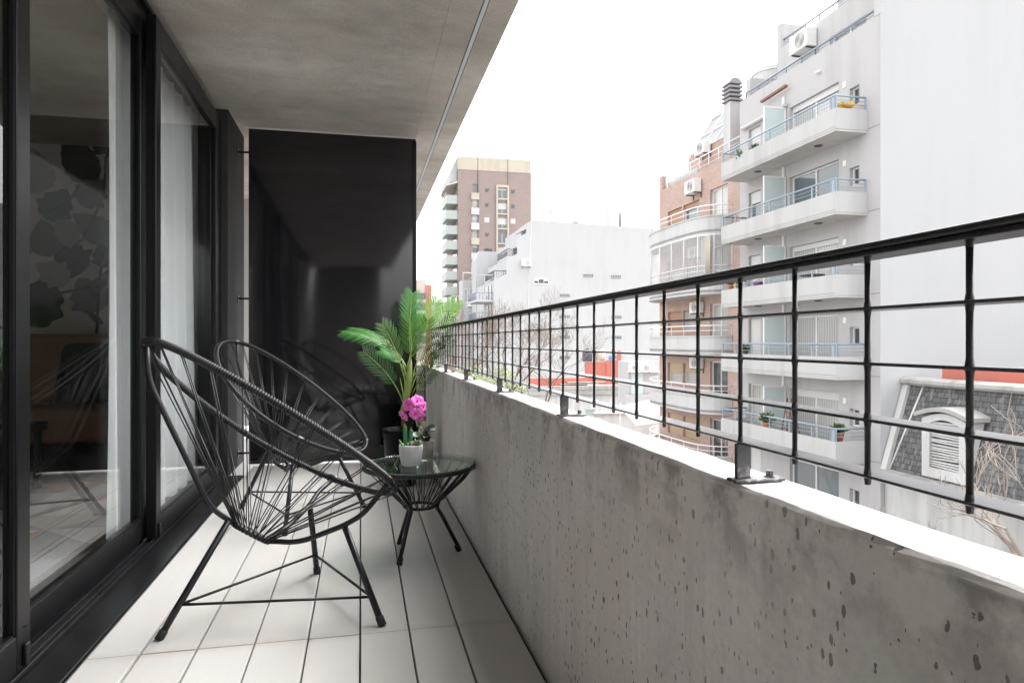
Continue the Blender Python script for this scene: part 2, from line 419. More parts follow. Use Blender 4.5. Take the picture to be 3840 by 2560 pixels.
# ceiling slab with a lowered strip groove near the outer edge
m = MB()
m.box(-6, -4.6, 2.502, .405, 10, 2.78)
m.box(.4056, -4.6, 2.5005, .5535, 5.4, 2.78); m.box(.4056, 5.403, 2.5005, .5535, 10, 2.78)
m.box(.5835, -4.6, 2.5005, .714, 10, 2.78); m.box(.5535, -4.6, 2.53, .5835, 10, 2.78)
tag(m.build('ceiling', M['ceiling']), kind='structure')
tag(MB().box(-1.0, -4.6, -.03, .42, -4.4, 2.5).build('balcony_end_wall', simple('umber_plaster', (.20, .18, .165), .8, 0, .15, 4)), kind='structure')
t = thing('light_channel', 'long grey aluminium channel recessed along the outer edge of the concrete ceiling', 'channel', (.5685, 3, 2.5))
MB().box(.554, -3, 2.503, .5585, 10, 2.529).box(.5785, -3, 2.503, .583, 10, 2.529).build('channel_side', M['black'], t)
MB().box(.5587, -3, 2.4975, .5783, 10, 2.526).build('cover_strip', M['alusil'], t)

t = thing('parapet_wall', 'rough grey concrete parapet with pitted face running along the balcony edge', 'wall', (.545, 3, 0))
def parapet():
    bm = bmesh.new(); ny = 150
    random.seed(5)
    rows = []
    prof = [(.590, -.25), (.590, .718), (.583, .725), (.512, .7255), (.506, .7245), (PX+.001, .719), (PX, .71), (PX, .35), (PX, -.02)]
    for i in range(ny+1):
        y = -2.5 + 8.0*i/ny
        r = []
        for q, (x, z) in enumerate(prof):
            jx = random.uniform(-.0012, .0012) if q in (3, 4, 5) else 0
            jz = random.uniform(-.0014, .0010) if q in (2, 3, 4, 5) else 0
            r.append(bm.verts.new((x+jx, y, z+jz)))
        rows.append(r)
    for i in range(ny):
        for q in range(len(prof)-1):
            bm.faces.new((rows[i][q], rows[i+1][q], rows[i+1][q+1], rows[i][q+1]))
    bm.faces.new(rows[0]); bm.faces.new(rows[-1][::-1])
    bmesh.ops.recalc_face_normals(bm, faces=bm.faces)
    bm.verts.index_update()
    return MB().add([q.co[:] for q in bm.verts], [[q.index for q in f.verts] for f in bm.faces])
parapet().build('wall_body', M['parapet'], t)

def stub():
    t = thing('tiled_wall', 'low grey tiled wall with dark joints between black panel and parapet', 'wall', (.44, 5.42, 0))
    m = MB(); m.box(.385, 5.402, -.02, .4965, 5.46, .735); m.build('wall_core', M['black'], t)
    m = MB()
    z = 0.0
    while z < .73:
        m.box(.387, 5.39, z+.0025, .489, 5.402, min(z+.062, .735)); z += .0655
    m.build('tile_course', simple('pale_wall_tile', (.74, .72, .69), .4, 0, .1, 14), t)
stub()

# ------------------------------------------------------------------ railing
t = thing('balcony_railing', 'black iron grid railing bolted on top of the concrete parapet', 'railing', (.515, 3, .725))
YA, YB = -1.9, 5.44
m = MB().rbox(.503, YA, 1.0075, .5415, YB, 1.0128, .0012, 1); m.rbox(.4985, YA, 1.0134, .5365, YB, 1.0200, .002, 2)
m.build('top_rail', M['rail'], t)
zs_bar = [.781, .839, .897, .954]
for z in zs_bar: MB().rbox(.507, YA, z-.0016, .5415, YB, z+.0016, .0006, 1).build('rail_strip', M['strip'], t)
k0 = -22
bary = []
y = .844
while y-.1204 > YA: y -= .1204
while y < YB: bary.append(y); y += .1204
for y in bary:
    m = MB(); pts = [(.512, y, .778)]; rs = [.0052]
    m.tube([(.512, y, .777), (.512, y, 1.012)], .0030, 10)
    for z in zs_bar:   # weld bulge
        m.tube([(.512, y, z-.009), (.512, y, z-.004), (.512, y, z), (.512, y, z+.004), (.512, y, z+.008)], [.0030, .0035, .0043, .0037, .0030], 8, cap=False)
    m.tube([(.512, y, 1.0), (.512, y, 1.012)], [.0030, .0042], 8, cap=False)
    m.build('upright_bar', M['rail'], t)
for k in range(-3, 6):
    y = .844 + .8428*k
    if y < YA or y > YB: continue
    p = MB().rbox(.5045, y-.0035, .731, .5265, y+.0035, .779, .001, 1).build('post', M['plate'], t)
    MB().rbox(.497, y-.012, .7262, .575, y+.012, .7312, .0015, 1).build('base_plate', M['plate'], p)
    m = MB(); m.lathe([(.0075, .7313), (.0075, .7326)], 16, .557, y); m.lathe([(.0052, .7326), (.0055, .7335), (.0055, .7395), (.0045, .7405)], 6, .557, y, False)
    m.build('bolt', M['plate'], p)

# ------------------------------------------------------------------ sliding door wall (frame, three panels), column, room
t = thing('sliding_door', 'black framed sliding glass doors along the left of the balcony', 'door', (-.95, 2.7, 0))
m = MB()
m.rbox(-1.08, -2.5, 2.415, -.975, 4.93, 2.5, .002, 1); m.rbox(-.978, -2.5, 2.455, -.955, 4.93, 2.475, .002, 1)
m.build('head_frame', M['alu'], t)
MB().rbox(-1.04, 4.742, .012, -.93, 4.915, 2.415, .003, 1).build('jamb', M['alu'], t)
m = MB()
m.rbox(-.915, -2.5, -.012, -.79, 4.93, .004, .002, 1)
m.rbox(-1.08, -2.5, -.02, -.915, 4.93, .010, .002, 1)
for x in (-.985, -.955, -.925, -.905): m.rbox(x-.003, -2.5, .010, x+.003, 4.74, .021, .0012, 1)
m.build('sill_track', simple('scuffed_black_track', (.010, .010, .011), .3, 0, .9, 5, .4, .1), t)
def panel(y0, y1, x, part_label=None, sw=.075):
    p = MB()
    p.rbox(x-.022, y0, .022, x+.022, y0+sw, 2.41, .003, 1); p.rbox(x-.022, y1-sw, .022, x+.022, y1, 2.41, .003, 1)
    p.rbox(x-.021, y0+sw, .022, x+.021, y1-sw, .118, .003, 1); p.rbox(x-.021, y0+sw, 2.29, x+.021, y1-sw, 2.41, .003, 1)
    for a, b in ((y0+sw, y0+sw+.008), (y1-sw-.008, y1-sw)): p.box(x+.006, a, .118, x+.017, b, 2.29)
    p.box(x+.006, y0+sw, .118, x+.017, y1-sw, .126)
    f = p.build('door_panel', M['alu'], t)
    MB().box(x-.014, y0+sw, .119, x+.004, y1-sw, 2.289).build('pane', M['glass'], f)
    return f
pA = panel(.80, 2.16, -.935); pB = panel(2.10, 3.42, -.992, sw=.085); pC = panel(3.36, 4.74, -.935); pD = panel(-.6, .84, -.992)
for pp, y in ((pA, 2.125), (pC, 3.395)):
    m = MB(); m.rbox(-.912, y-.012, .024, -.902, y+.012, .085, .002, 1); m.lathe([(.006, .13), (.006, .131)], 10, -.911, y)
    m.build('guide_block', M['black'], pp)
t = thing('pillar', 'dark grey plaster pillar between the sliding door and the black panel', 'pillar', (-.93, 5.2, 0))
m = MB(); m.rbox(-1.04, 4.918, 0, -.885, 5.55, 2.501, .006, 2); m.build('pillar_shaft', simple('charcoal_plaster', (.045, .044, .044), .85, 0, .15, 10, .2, .5), t)
# black end panel with its three holding pins
t = thing('partition_panel', 'tall glossy black metal partition panel at the end of the balcony', 'panel', (-.2, 5.27, 0))
MB().rbox(-.808, 5.262, .018, .412, 5.30, 2.483, .003, 2).build('panel_sheet', M['panel'], t)
MB().rbox(.386, 5.255, .018, .4155, 5.2617, 2.46, .001, 1).build('edge_strip', M['alu'], t)
for z in (2.31, 1.235, .10):
    m = MB(); m.tube([(-.886, 5.28, z), (-.80, 5.28, z)], .008, 8); m.tube([(-.886, 5.28, z), (-.880, 5.28, z)], .028, 14)
    m.build('holding_pin', M['black'], t)
# neighbour's pale wall beyond the gap
tag(MB().box(-1.3, 8.0, -.02, -.62, 8.2, 2.5).build('neighbour_wall', M['trim']), 'pale wall of the next balcony seen through the gap beside the pillar', 'wall')

# room behind the glass
def m_paper():
    return simple('taupe_wallpaper', (.58, .545, .505), .8, 0, .06, 3)
m = MB(); m.box(-5, 6.1, 0, -1.08, 6.25, 2.75); m.box(-5.15, -3, 0, -5, 6.25, 2.75)
tag(m.build('room_wall', m_paper()), kind='structure')
m = MB(); m.box(-1.30, 5.552, 0, -1.08, 6.1, 2.75); m.box(-5.15, -3.1, 0, -1.0, -3, 2.75)
tag(m.build('room_side_wall', simple('room_paint', (.62, .61, .59), .8)), kind='structure')
tag(MB().box(-5.15, -3.1, -.2, -1.085, 6.25, 0).build('room_floor', simple('grey_room_floor', (.22, .21, .20), .4)), kind='structure')
tag(MB().box(-5.15, -3.1, 2.503+.28, -.99, 6.25, 2.95).build('room_ceiling', M['ceiling']), kind='structure')

# printed leaves on the wallpaper (a print on the wall, 2 mm proud)
def leaf_outline(w_, h_, lob=0):
    n = 26; R_ = []; 
    for i in range(n+1):
        t = i/n; hw = w_/2*math.sin(math.pi*t**.72)**.85*(1+(.13*math.sin(22*t) if lob else .04*math.sin(40*t)))
        R_.append((hw, (t-.5)*h_*1.12))
    return R_+[(-x, y) for x, y in R_[-2:0:-1]]
LV = [(-2.235, 2.40, .33, .52, 25, 0, 0), (-2.39, 2.02, .32, .32, -30, 1, 1), (-2.12, 1.84, .28, .42, 55, 2, 0), (-2.30, 1.575, .40, .30, 40, 0, 1),
      (-2.50, 1.25, .42, .50, -20, 0, 1), (-2.155, 1.30, .38, .34, 30, 2, 1), (-2.13, 2.13, .30, .30, -40, 2, 1), (-2.47, 1.75, .30, .34, 10, 2, 0),
      (-2.30, 1.80, .30, .22, -60, 3, 0), (-2.42, 1.47, .26, .30, 60, 3, 1), (-2.56, 2.28, .4, .4, 0, 3, 0), (-2.05, 1.62, .22, .22, 20, 1, 1),
      (-2.8, 1.6, .3, .4, 20, 0, 0), (-2.75, 2.2, .3, .4, -30, 1, 0), (-2.05, 2.5, .2, .12, 30, 0, 0), (-1.95, 1.5, .2, .3, 10, 2, 0)]
pm = [simple('print_dark', (.028, .034, .03), .8), simple('print_green', (.055, .09, .065), .8), simple('print_moss', (.12, .15, .115), .8), simple('print_pale', (.31, .31, .27), .8)]
m = MB()
for q, (x, z, w_, h_, ang, c, lob) in enumerate(LV):
    m.cur = c; ca, sa = math.cos(R(ang)), math.sin(R(ang)); yy = 6.0985 - .0004*q
    m.leafpoly(leaf_outline(w_*.82, h_*.82, lob), lambda u, v_: (x+u*ca-v_*sa, yy, z+u*sa+v_*ca))
m.cur = 0
for pts in ([(-2.10, .98), (-2.09, 1.25), (-2.07, 1.5), (-2.0, 1.72)], [(-2.35, 1.6), (-2.2, 1.75), (-2.05, 2.1), (-2.02, 2.6)], [(-2.65, 1.0), (-2.66, 1.5), (-2.72, 2.0), (-2.7, 2.3)],
            [(-2.45, 1.95), (-2.3, 2.05), (-2.22, 2.2)], [(-2.4, 1.3), (-2.2, 1.35), (-2.0, 1.5)]):
    m.tube([(a, 6.097, b) for a, b in pts], .011, 6)
for (x, z, a) in ((-2.13, 1.32, 40), (-2.05, 1.40, -40), (-2.12, 1.12, 50), (-2.0, 2.45, 30), (-2.08, 2.55, -30), (-2.02, 1.66, -30), (-2.62, 1.7, 30), (-2.68, 1.9, -30)):
    ca, sa = math.cos(R(a)), math.sin(R(a)); m.leafpoly(leaf_outline(.05, .16), lambda u, v_: (x+u*ca-v_*sa, 6.0985-.008, z+u*sa+v_*ca))
tag(m.build('wallpaper_print', pm), 'dark leaf pattern printed on the wallpaper behind the sofa', 'wallpaper')

t = thing('sofa', 'tan leather sofa on a black base behind the glass door', 'sofa', (-2.3, 5.7, 0))
lea = simple('tan_leather', (.24, .135, .08), .5, 0, .15, 6)
MB().rbox(-3.6, 5.30, .01, -1.5, 6.08, .20, .01, 2).build('base', M['black'], t)
for x in (-3.59, -2.54): MB().rbox(x, 5.27, .20, x+1.04, 5.95, .44, .05, 4).build('seat_cushion', lea, t)
for x in (-3.59, -2.54): MB().rbox(x, 5.80, .44, x+1.04, 6.08, .98, .06, 4).build('back_cushion', lea, t)
t = thing('throw_pillow', 'black square throw pillow leaning on the tan sofa', 'pillow', (-1.95, 5.75, .44))
m = MB(); n = 12; pv = []
for sgn in (-1, 1):
    for i in range(n+1):
        for j in range(n+1):
            u, v_ = i/n*2-1, j/n*2-1
            th_ = .085*(1-u**4)*(1-v_**4)
            px, pz = u*.27*(1-.06*(1-v_*v_)), v_*.25*(1-.06*(1-u*u))
            pv.append((-1.98+px, 5.73+.12*(pz/.25)+sgn*th_, .70+pz))
ff = []
for s_ in (0, 1):
    o = s_*(n+1)**2
    for i in range(n):
        for j in range(n):
            q = (o+i*(n+1)+j, o+(i+1)*(n+1)+j, o+(i+1)*(n+1)+j+1, o+i*(n+1)+j+1); ff.append(q if s_ else q[::-1])
m.add(pv, ff, True); m.build('pillow_body', simple('black_fabric', (.018, .02, .022), .9), t)
t = thing('coffee_table', 'low black coffee table standing in front of the sofa', 'table', (-2.35, 4.45, 0))
MB().rbox(-2.75, 4.1, .37, -1.93, 4.8, .42, .006, 2).build('table_top', M['black'], t)
for x in (-2.72, -1.99):
    for y in (4.13, 4.74): MB().rbox(x, y, 0, x+.035, y+.035, .37, .003, 1).build('leg', M['black'], t)
MB().lathe([(.05, .421), (.055, .425), (.06, .50), (.045, .52), (.05, .55)], 20, -2.05, 4.2).build('ornament', simple('dark_glass', (.03, .03, .03), .2), t)
t = thing('rug', 'rug of orange, white and grey triangles on the room floor', 'rug', (-1.9, 3.3, 0))
m = MB(); random.seed(11); N = 6
for i in range(N):
    for j in range(11):
        x0, y0, s_ = -3.0+i*.30, 1.9+j*.30, .30; zz = .006
        a, b, c_, d = (x0, y0, zz), (x0+s_, y0, zz), (x0+s_, y0+s_, zz), (x0, y0+s_, zz)
        tr = [(a, b, c_), (a, c_, d)] if (i+j) % 2 else [(a, b, d), (b, c_, d)]
        for q in tr: m.cur = random.choice([0, 1, 1, 2, 2, 3, 3, 1]); m.add(q, [(0, 1, 2)])
m.cur = 2; m.box(-3.0, 1.9, .001, -1.2, 5.2, .005)
m.build('pile', [simple('rug_orange', (.55, .24, .10), .9), simple('rug_white', (.70, .68, .62), .9), simple('rug_grey', (.30, .31, .33), .9), simple('rug_sand', (.58, .54, .46), .9)], t)

# curtain
m = MB(); ny, nz = 260, 18; vv = []
for j in range(nz+1):
    z = .026 + 2.385*j/nz; sq = 1 - .10*(j/nz)**2
    for i in range(ny+1):
        u = i/ny; y = 3.24 + (5.02-3.24)*u
        amp = .036*(1-.25*(j/nz))
        ph = u*15*math.pi + .7*math.sin(u*9) + .35*math.sin(z*1.1+u*6)
        y = 3.24 + (y-3.24)*(1-.03*(j/nz)**1.5); vv.append((-1.086 + amp*(math.sin(ph)+.25*math.sin(2*ph)), y + .016*math.cos(ph), z))
ff = [(j*(ny+1)+i, j*(ny+1)+i+1, (j+1)*(ny+1)+i+1, (j+1)*(ny+1)+i) for j in range(nz) for i in range(ny)]
m.add(vv, ff, True)
t = thing('curtain', 'long white curtain hanging in folds behind the far glass door', 'curtain', (-1.06, 3.95, 0))
m.build('curtain_cloth', M['curtain'], t)
MB().box(-1.145, 3.2, 2.42, -1.09, 5.3, 2.47).build('curtain_rail', M['wframe'], t)

# ------------------------------------------------------------------ wire chairs
def rim_pt(tt, r=0):
    a, b = .392, .372
    x = .055 + a*math.cos(tt); y_ = b*math.sin(tt)*(1+.10*math.cos(tt)-.03)
    x2 = x
    z = .918 - .716*(x2+.337) - .02*math.sin(tt)**2 - .15*y_
    return Vector((x2, y_, z))
def make_chair():
    root = thing('lounge_chair', 'nearer black cord lounge chair, seen from the side beside the glass door', 'chair', (-.3315, 2.388, 0), R(23.06), 'black cord lounge chairs on the balcony', world=False)
    def bld(mb, nm, par=None, mat='black'): return mb.build(nm, M[mat], par or root, (0, 0, 0))
    # wrapped rim: a cord wound round the tube, so the radius ripples
    N = 2640; pts = []; rs = []
    for i in range(N):
        tt = 2*math.pi*i/N; pts.append(rim_pt(tt)); rs.append(.0080 + .0046*math.sqrt(abs(math.sin(math.pi*i/8))))
    bld(MB().tube(pts, rs, 10, closed=True), 'rim', mat='cord')
    # rear strut and two front struts, meeting in a small ring under the seat
    def curve(cps, seg=6):
        out = []
        for i, p in enumerate(cps):
            p = Vector(p)
            if 0 < i < len(cps)-1:
                a, b = Vector(cps[i-1]), Vector(cps[i+1]); da = (a-p); db = (b-p); rr = min(.045, da.length*.45, db.length*.45)
                A_, B_ = p+da.normalized()*rr, p+db.normalized()*rr
                for k in range(seg+1):
                    u = k/seg; out.append(A_*(1-u)**2 + p*2*u*(1-u) + B_*u*u)
            else: out.append(p)
        return out
    rear = curve([rim_pt(math.pi)+Vector((.0, 0, -.004)), (-.330, 0, .800), (-.155, 0, .387), (-.074, 0, .318)])
    bld(MB().tube(rear, .0088, 12), 'strut')
    ring_c = Vector((-.026, 0, .285)); ring_u = Vector((.052, 0, -.036)); ring_v = Vector((0, .036, 0))
    def ring_pt(a): return ring_c + ring_u*math.cos(a) + ring_v*math.sin(a)
    bld(MB().tube([ring_pt(2*math.pi*i/40) for i in range(40)], .0085, 10, closed=True), 'seat_ring')
    for s_ in (-1, 1):
        fr = curve([(.022, s_*.010, .252), (.105, s_*.088, .252), (.228, s_*.170, .308), (.275, s_*.212, .345), rim_pt(s_*.72)+Vector((0, 0, -.004))])
        bld(MB().tube(fr, .0090, 12), 'strut')
    # three legs with rubber feet
    feet = [Vector((-.304, 0, 0)), Vector((.304, -.305, 0)), Vector((.304, .305, 0))]
    tops = [Vector((-.098, 0, .338)), Vector((.228, -.170, .306)), Vector((.228, .170, .306))]
    for f, tp in zip(feet, tops):
        lg = bld(MB().tube([tp, f+(tp-f)*.02], [.0105, .0115], 12), 'leg')
        d = (tp-f).normalized()
        bld(MB().tube([f+d*.002, f+d*.030, f+d*.034], [.0138, .0138, .0115], 12), 'rubber_foot', lg, 'rubber')
    st = [f+(tp-f)*.285 for f, tp in zip(feet, tops)]
    for i in range(3):
        bld(MB().tube([st[i], st[(i+1) % 3]], .0046, 8), 'stretcher')
    # cords: each runs ring - rim - ring
    nc = 26
    for i in range(nc):
        tt = 2*math.pi*(i+.5)/nc
        p = rim_pt(tt); o = Vector((0, 0, -.012))
        a0 = ring_pt(tt-.16); a1 = ring_pt(tt+.16)
        side = (rim_pt(tt+.01)-rim_pt(tt-.01)).normalized()*.004
        m_ = MB(); m_.tube([a0, p+o-side], .0018, 6); m_.tube([p+o+side, a1], .0018, 6)
        kn = p+o*1.0
        m_.tube([kn+Vector((0, 0, -.003)), kn+Vector((0, 0, .003))], .0052, 8)
        m_.tube([a0-side*1.2, a0+side*1.2], .0105, 8); 
        bld(m_, 'cord', mat='cord')
    for tt in (math.pi, .72, -.72):    # binding where the struts meet the rim
        c0 = rim_pt(tt); d = (rim_pt(tt+.02)-rim_pt(tt-.02)).normalized()
        bld(MB().tube([c0-d*.022, c0-d*.016, c0+d*.016, c0+d*.022], [.011, .0145, .0145, .011], 12), 'binding', mat='cord')
    return root
ch1 = make_chair()
ch2 = copy_tree(ch1)
ch2.location = (-.409, 3.784, 0); ch2.rotation_euler = (0, 0, R(-37.7))
ch2['label'] = 'farther black cord lounge chair by the dark pillar, turned towards the street'

# ------------------------------------------------------------------ glass side table
TC = Vector((.247, 2.961, 0)); TZ = .378
t = thing('side_table', 'round black cord side table with a green glass top', 'table', tuple(TC), 0)
def tp_(r, a, z): return (TC.x+r*math.cos(a), TC.y+r*math.sin(a), z)
N = 1200
MB().tube([tp_(.234, 2*math.pi*i/N, TZ) for i in range(N)], [.0085+.0026*math.sqrt(abs(math.sin(math.pi*i/8))) for i in range(N)], 10, closed=True).build('rim', M['cord'], t)
MB().lathe([(.001, TZ+.0105), (.238, TZ+.0105), (.241, TZ+.013), (.241, TZ+.017), (.238, TZ+.0185), (.001, TZ+.0185)], 72, TC.x, TC.y, False, False).build('glass_top', M['tglass'], t)
N = 320
MB().tube([tp_(.064, 2*math.pi*i/N, .205) for i in range(N)], [.0055+.002*math.sqrt(abs(math.sin(math.pi*i/8))) for i in range(N)], 8, closed=True).build('waist_ring', M['cord'], t)
for k in range(3):
    a = R(-3+120*k)
    cps = [Vector(tp_(.230, a, TZ-.008)), Vector(tp_(.19, a, TZ-.06)), Vector(tp_(.085, a, .225)), Vector(tp_(.076, a, .195)), Vector(tp_(.10, a, .155)), Vector(tp_(.172, a, .014))]
    lg = MB().tube(cps, .0088, 10).build('leg', M['black'], t)
    d = (cps[-2]-cps[-1]).normalized(); f = Vector(tp_(.1745, a, .001))
    MB().tube([f, f+d*.03], .0118, 10).build('rubber_foot', M['rubber'], lg)
    e = Vector(tp_(.245, a, TZ-.02)); MB().tube([Vector(tp_(.236, a, TZ-.008)), e], .004, 6).build('screw', M['black'], t)
for k in range(21):
    a = 2*math.pi*(k+.5)/21
    m = MB(); m.tube([tp_(.226, a, TZ-.006), tp_(.066, a-.14, .206)], .0024, 6); m.tube([tp_(.228, a+.03, TZ-.006), tp_(.066, a+.16, .206)], .0024, 6)
    m.build('cord', M['cord'], t)
GT = TZ+.0188
# ------------------------------------------------------------------ plants on the table
def m_green(name, c1, c2, rough=.4, sc=40):
    k = NM(name); v = k.pos(obj=True); k.set(k.mix(c1, c2, k.noise(v, sc, 4)), rough, 0, .5); return k.m
px, py = .205, 2.885
t = thing('potted_succulent', 'white ceramic pot of cactus columns and a succulent on the glass table', 'potted plant', (px, py, GT))
MB().lathe([(.001, GT), (.033, GT), (.039, GT+.003), (.0455, GT+.03), (.050, GT+.065), (.0505, GT+.084), (.0485, GT+.0885), (.0455, GT+.086), (.0445, GT+.074), (.001, GT+.074)], 48, px, py, True, False).build('pot', simple('white_stoneware', (.68, .68, .68), .55, 0, .04, 20, .4, .1), t)
m = MB(); random.seed(2)
for i in range(150):
    a, r = random.random()*6.28, .043*math.sqrt(random.random()); s_ = random.uniform(.0018, .0035)
    c0 = Vector((px+r*math.cos(a), py+r*math.sin(a), GT+.076)); m.lathe([(.0004, c0.z-s_), (s_, c0.z), (.0004, c0.z+s_)], 5, c0.x, c0.y, False)
m.build('gravel', simple('pebbles', (.42, .36, .30), .8, 0, .4, 200), t)
cac = m_green('cactus_green', (.05, .20, .075), (.09, .30, .13)); tipm = simple('cactus_tip', (.38, .20, .13), .6)
def cactus(bx, by, h, r, lx, nr=9, tip=True):
    m = MB(); N = 44; nk = nr*4; vv = []
    for i in range(N+1):
        u = i/N; rr = r*(1 if u < .9 else math.sqrt(max(.02, 1-((u-.9)/.1)**2)))
        for k in range(nk):
            a = 2*math.pi*k/nk; q = rr*(1+.16*math.cos(nr*a)+.10*math.sin(i*2.0)*max(0, math.cos(nr*a)))
            vv.append((bx+lx*u*h+q*math.cos(a), by+q*math.sin(a), GT+.07+u*h))
    ff = [(i*nk+k, i*nk+(k+1) % nk, (i+1)*nk+(k+1) % nk, (i+1)*nk+k) for i in range(N) for k in range(nk)] + [tuple(N*nk+k for k in range(nk))]
    m.add(vv, ff, True); c_ = m.build('cactus', cac, t)
    if tip:
        m = MB()
        for k in range(14):
            a = k*2.4; b = Vector((bx+lx*h, by, GT+.07+h-.002)); m.tube([b, b+Vector((math.cos(a)*.006, math.sin(a)*.006, .009))], [.0016, .0004], 5)
        m.build('cactus_tip', tipm, c_)
cactus(px-.021, py+.008, .098, .0078, -.05); cactus(px-.004, py-.004, .082, .0078, .05)
m = MB(); m.tube([(px-.030, py-.02, GT+.075), (px-.041, py-.025, GT+.094), (px-.050, py-.03, GT+.113)], [.0045, .0055, .003], 10)
m.build('cactus_finger', m_green('finger_green', (.09, .33, .10), (.14, .42, .16)), t)
def m_succ():
    k = NM('succulent_leaf'); s = k.n('SeparateXYZ'); k.l(k.pos(obj=True), s.inputs[0])
    c = k.ramp(s.outputs[2], [(.0, (.30, .13, .05)), (.075, (.30, .14, .06)), (.092, (.22, .23, .11)), (.115, (.42, .50, .38))]); k.set(c, .5); return k.m
m = MB(); random.seed(4)
for i in range(26):
    a = i*2.4; tl = .25+.75*(i/26); L = .034+.012*random.random(); b = Vector((px+.022, py-.018, GT+.076))
    d = Vector((math.cos(a)*tl, math.sin(a)*tl, 1.05-.55*tl)).normalized()
    sd_ = d.cross(Vector((0, 0, 1))).normalized()*.0052
    mid = b+d*L*.55+Vector((0, 0, .003)); e = b+d*L
    m.add([b-sd_*.6, b+sd_*.6, mid+sd_, e, mid-sd_, b+Vector((0, 0, .003)), mid+Vector((0, 0, .004))], [(0, 5, 6, 4), (5, 1, 2, 6), (4, 6, 3), (6, 2, 3), (0, 4, 3, 2, 1)], False)
m.build('succulent', m_succ(), t)

qx, qy = .281, 3.035
t = thing('potted_orchid', 'pink orchid with dark leaves in a rough stone pot on the glass table', 'potted plant', (qx, qy, GT))
stone = concrete('stone_pot', (.20, .18, .16), (.46, .43, .39), (40, 40, 40), False, .5)
MB().lathe([(.001, GT), (.026, GT), (.031, GT+.004), (.0345, GT+.04), (.0355, GT+.078), (.034, GT+.081), (.031, GT+.079), (.030, GT+.068), (.001, GT+.068)], 40, qx, qy, True, False).build('pot', stone, t)
def blade(m, p0, p1, p2, w_, nrm, n=10, cup=.25):
    p0, p1, p2, nrm = Vector(p0), Vector(p1), Vector(p2), Vector(nrm); vv = []
    for i in range(n+1):
        u = i/n; p = p0*(1-u)**2+p1*2*u*(1-u)+p2*u*u; tg = (p1-p0)*(1-u)+(p2-p1)*u
        s_ = tg.cross(nrm).normalized(); ww = w_*max(.04, math.sin(math.pi*min(1, u*.93+.05))**.7); up = s_.cross(tg).normalized()
        vv += [p-s_*ww+up*ww*cup, p, p+s_*ww+up*ww*cup]
    m.add(vv, [(3*i+k, 3*i+k+1, 3*i+4+k, 3*i+3+k) for i in range(n) for k in (0, 1)], True)
dk = m_green('orchid_leaf', (.025, .065, .04), (.05, .10, .06), .3, 20); pl_ = m_green('orchid_leaf_back', (.42, .45, .38), (.5, .52, .45), .4, 20)
b0 = Vector((qx, qy, GT+.07))
for q, (dx, dy, dz, w_) in enumerate(((-.066, -.05, .034, .028), (.034, -.035, .060, .030), (-.01, -.055, .03, .024))):
    m = MB(); blade(m, b0, b0+Vector((dx*.4, dy*.5, dz*1.5)), b0+Vector((dx, dy, dz)), w_, (0, -.5, 1)); m.build('leaf', dk, t)
m = MB(); blade(m, b0, b0+Vector((-.01, .02, .05)), b0+Vector((.005, .02, .095)), .028, (0, -1, .2)); m.build('pale_leaf', pl_, t)
stm = m_green('orchid_stem', (.22, .24, .10), (.30, .28, .14))
tip1 = Vector((.228, 2.955, .585)); tip2 = Vector((.25, 2.96, .60))
m = MB(); m.tube([b0, b0+Vector((-.015, -.02, .05)), (tip1+b0)/2+Vector((-.012, 0, .02)), tip1], .0022, 6); m.build('stem', stm, t)
m = MB(); m.tube([b0, b0+Vector((-.01, -.02, .06)), tip2], .0022, 6); m.build('stem', stm, t)
m = MB(); rp = [b0+Vector((.0, -.01, 0)), b0+Vector((.005, -.01, .05)), b0+Vector((.0, -.01, .08)), b0+Vector((.008, -.01, .12))]
m.tube(rp, [.0015, .0013, .0011, .0006], 5); m.tube([rp[2], rp[2]+Vector((-.008, 0, .025)), rp[2]+Vector((-.018, 0, .035))], .0008, 5); m.tube([rp[1], rp[1]+Vector((-.012, 0, .02))], .0008, 5)
m.build('dry_twig', simple('twig', (.22, .13, .09), .8), t)
def m_petal():
    k = NM('pink_petal'); v = k.pos(obj=True); n = k.noise(v, 55, 4, .6)
    k.set(k.mix((.74, .055, .46), (.95, .30, .71), k.ramp(n, [(.3, 0.), (.7, 1.)])), .5, 0, .3)
    k.b.inputs['Subsurface Weight'].default_value = .1; k.b.inputs['Subsurface Radius'].default_value = (.01, .004, .008); return k.m
petm = m_petal(); thr = simple('orchid_throat', (.55, .03, .30), .5)
fl_c = Vector((.221, 2.925, .632)); random.seed(9)
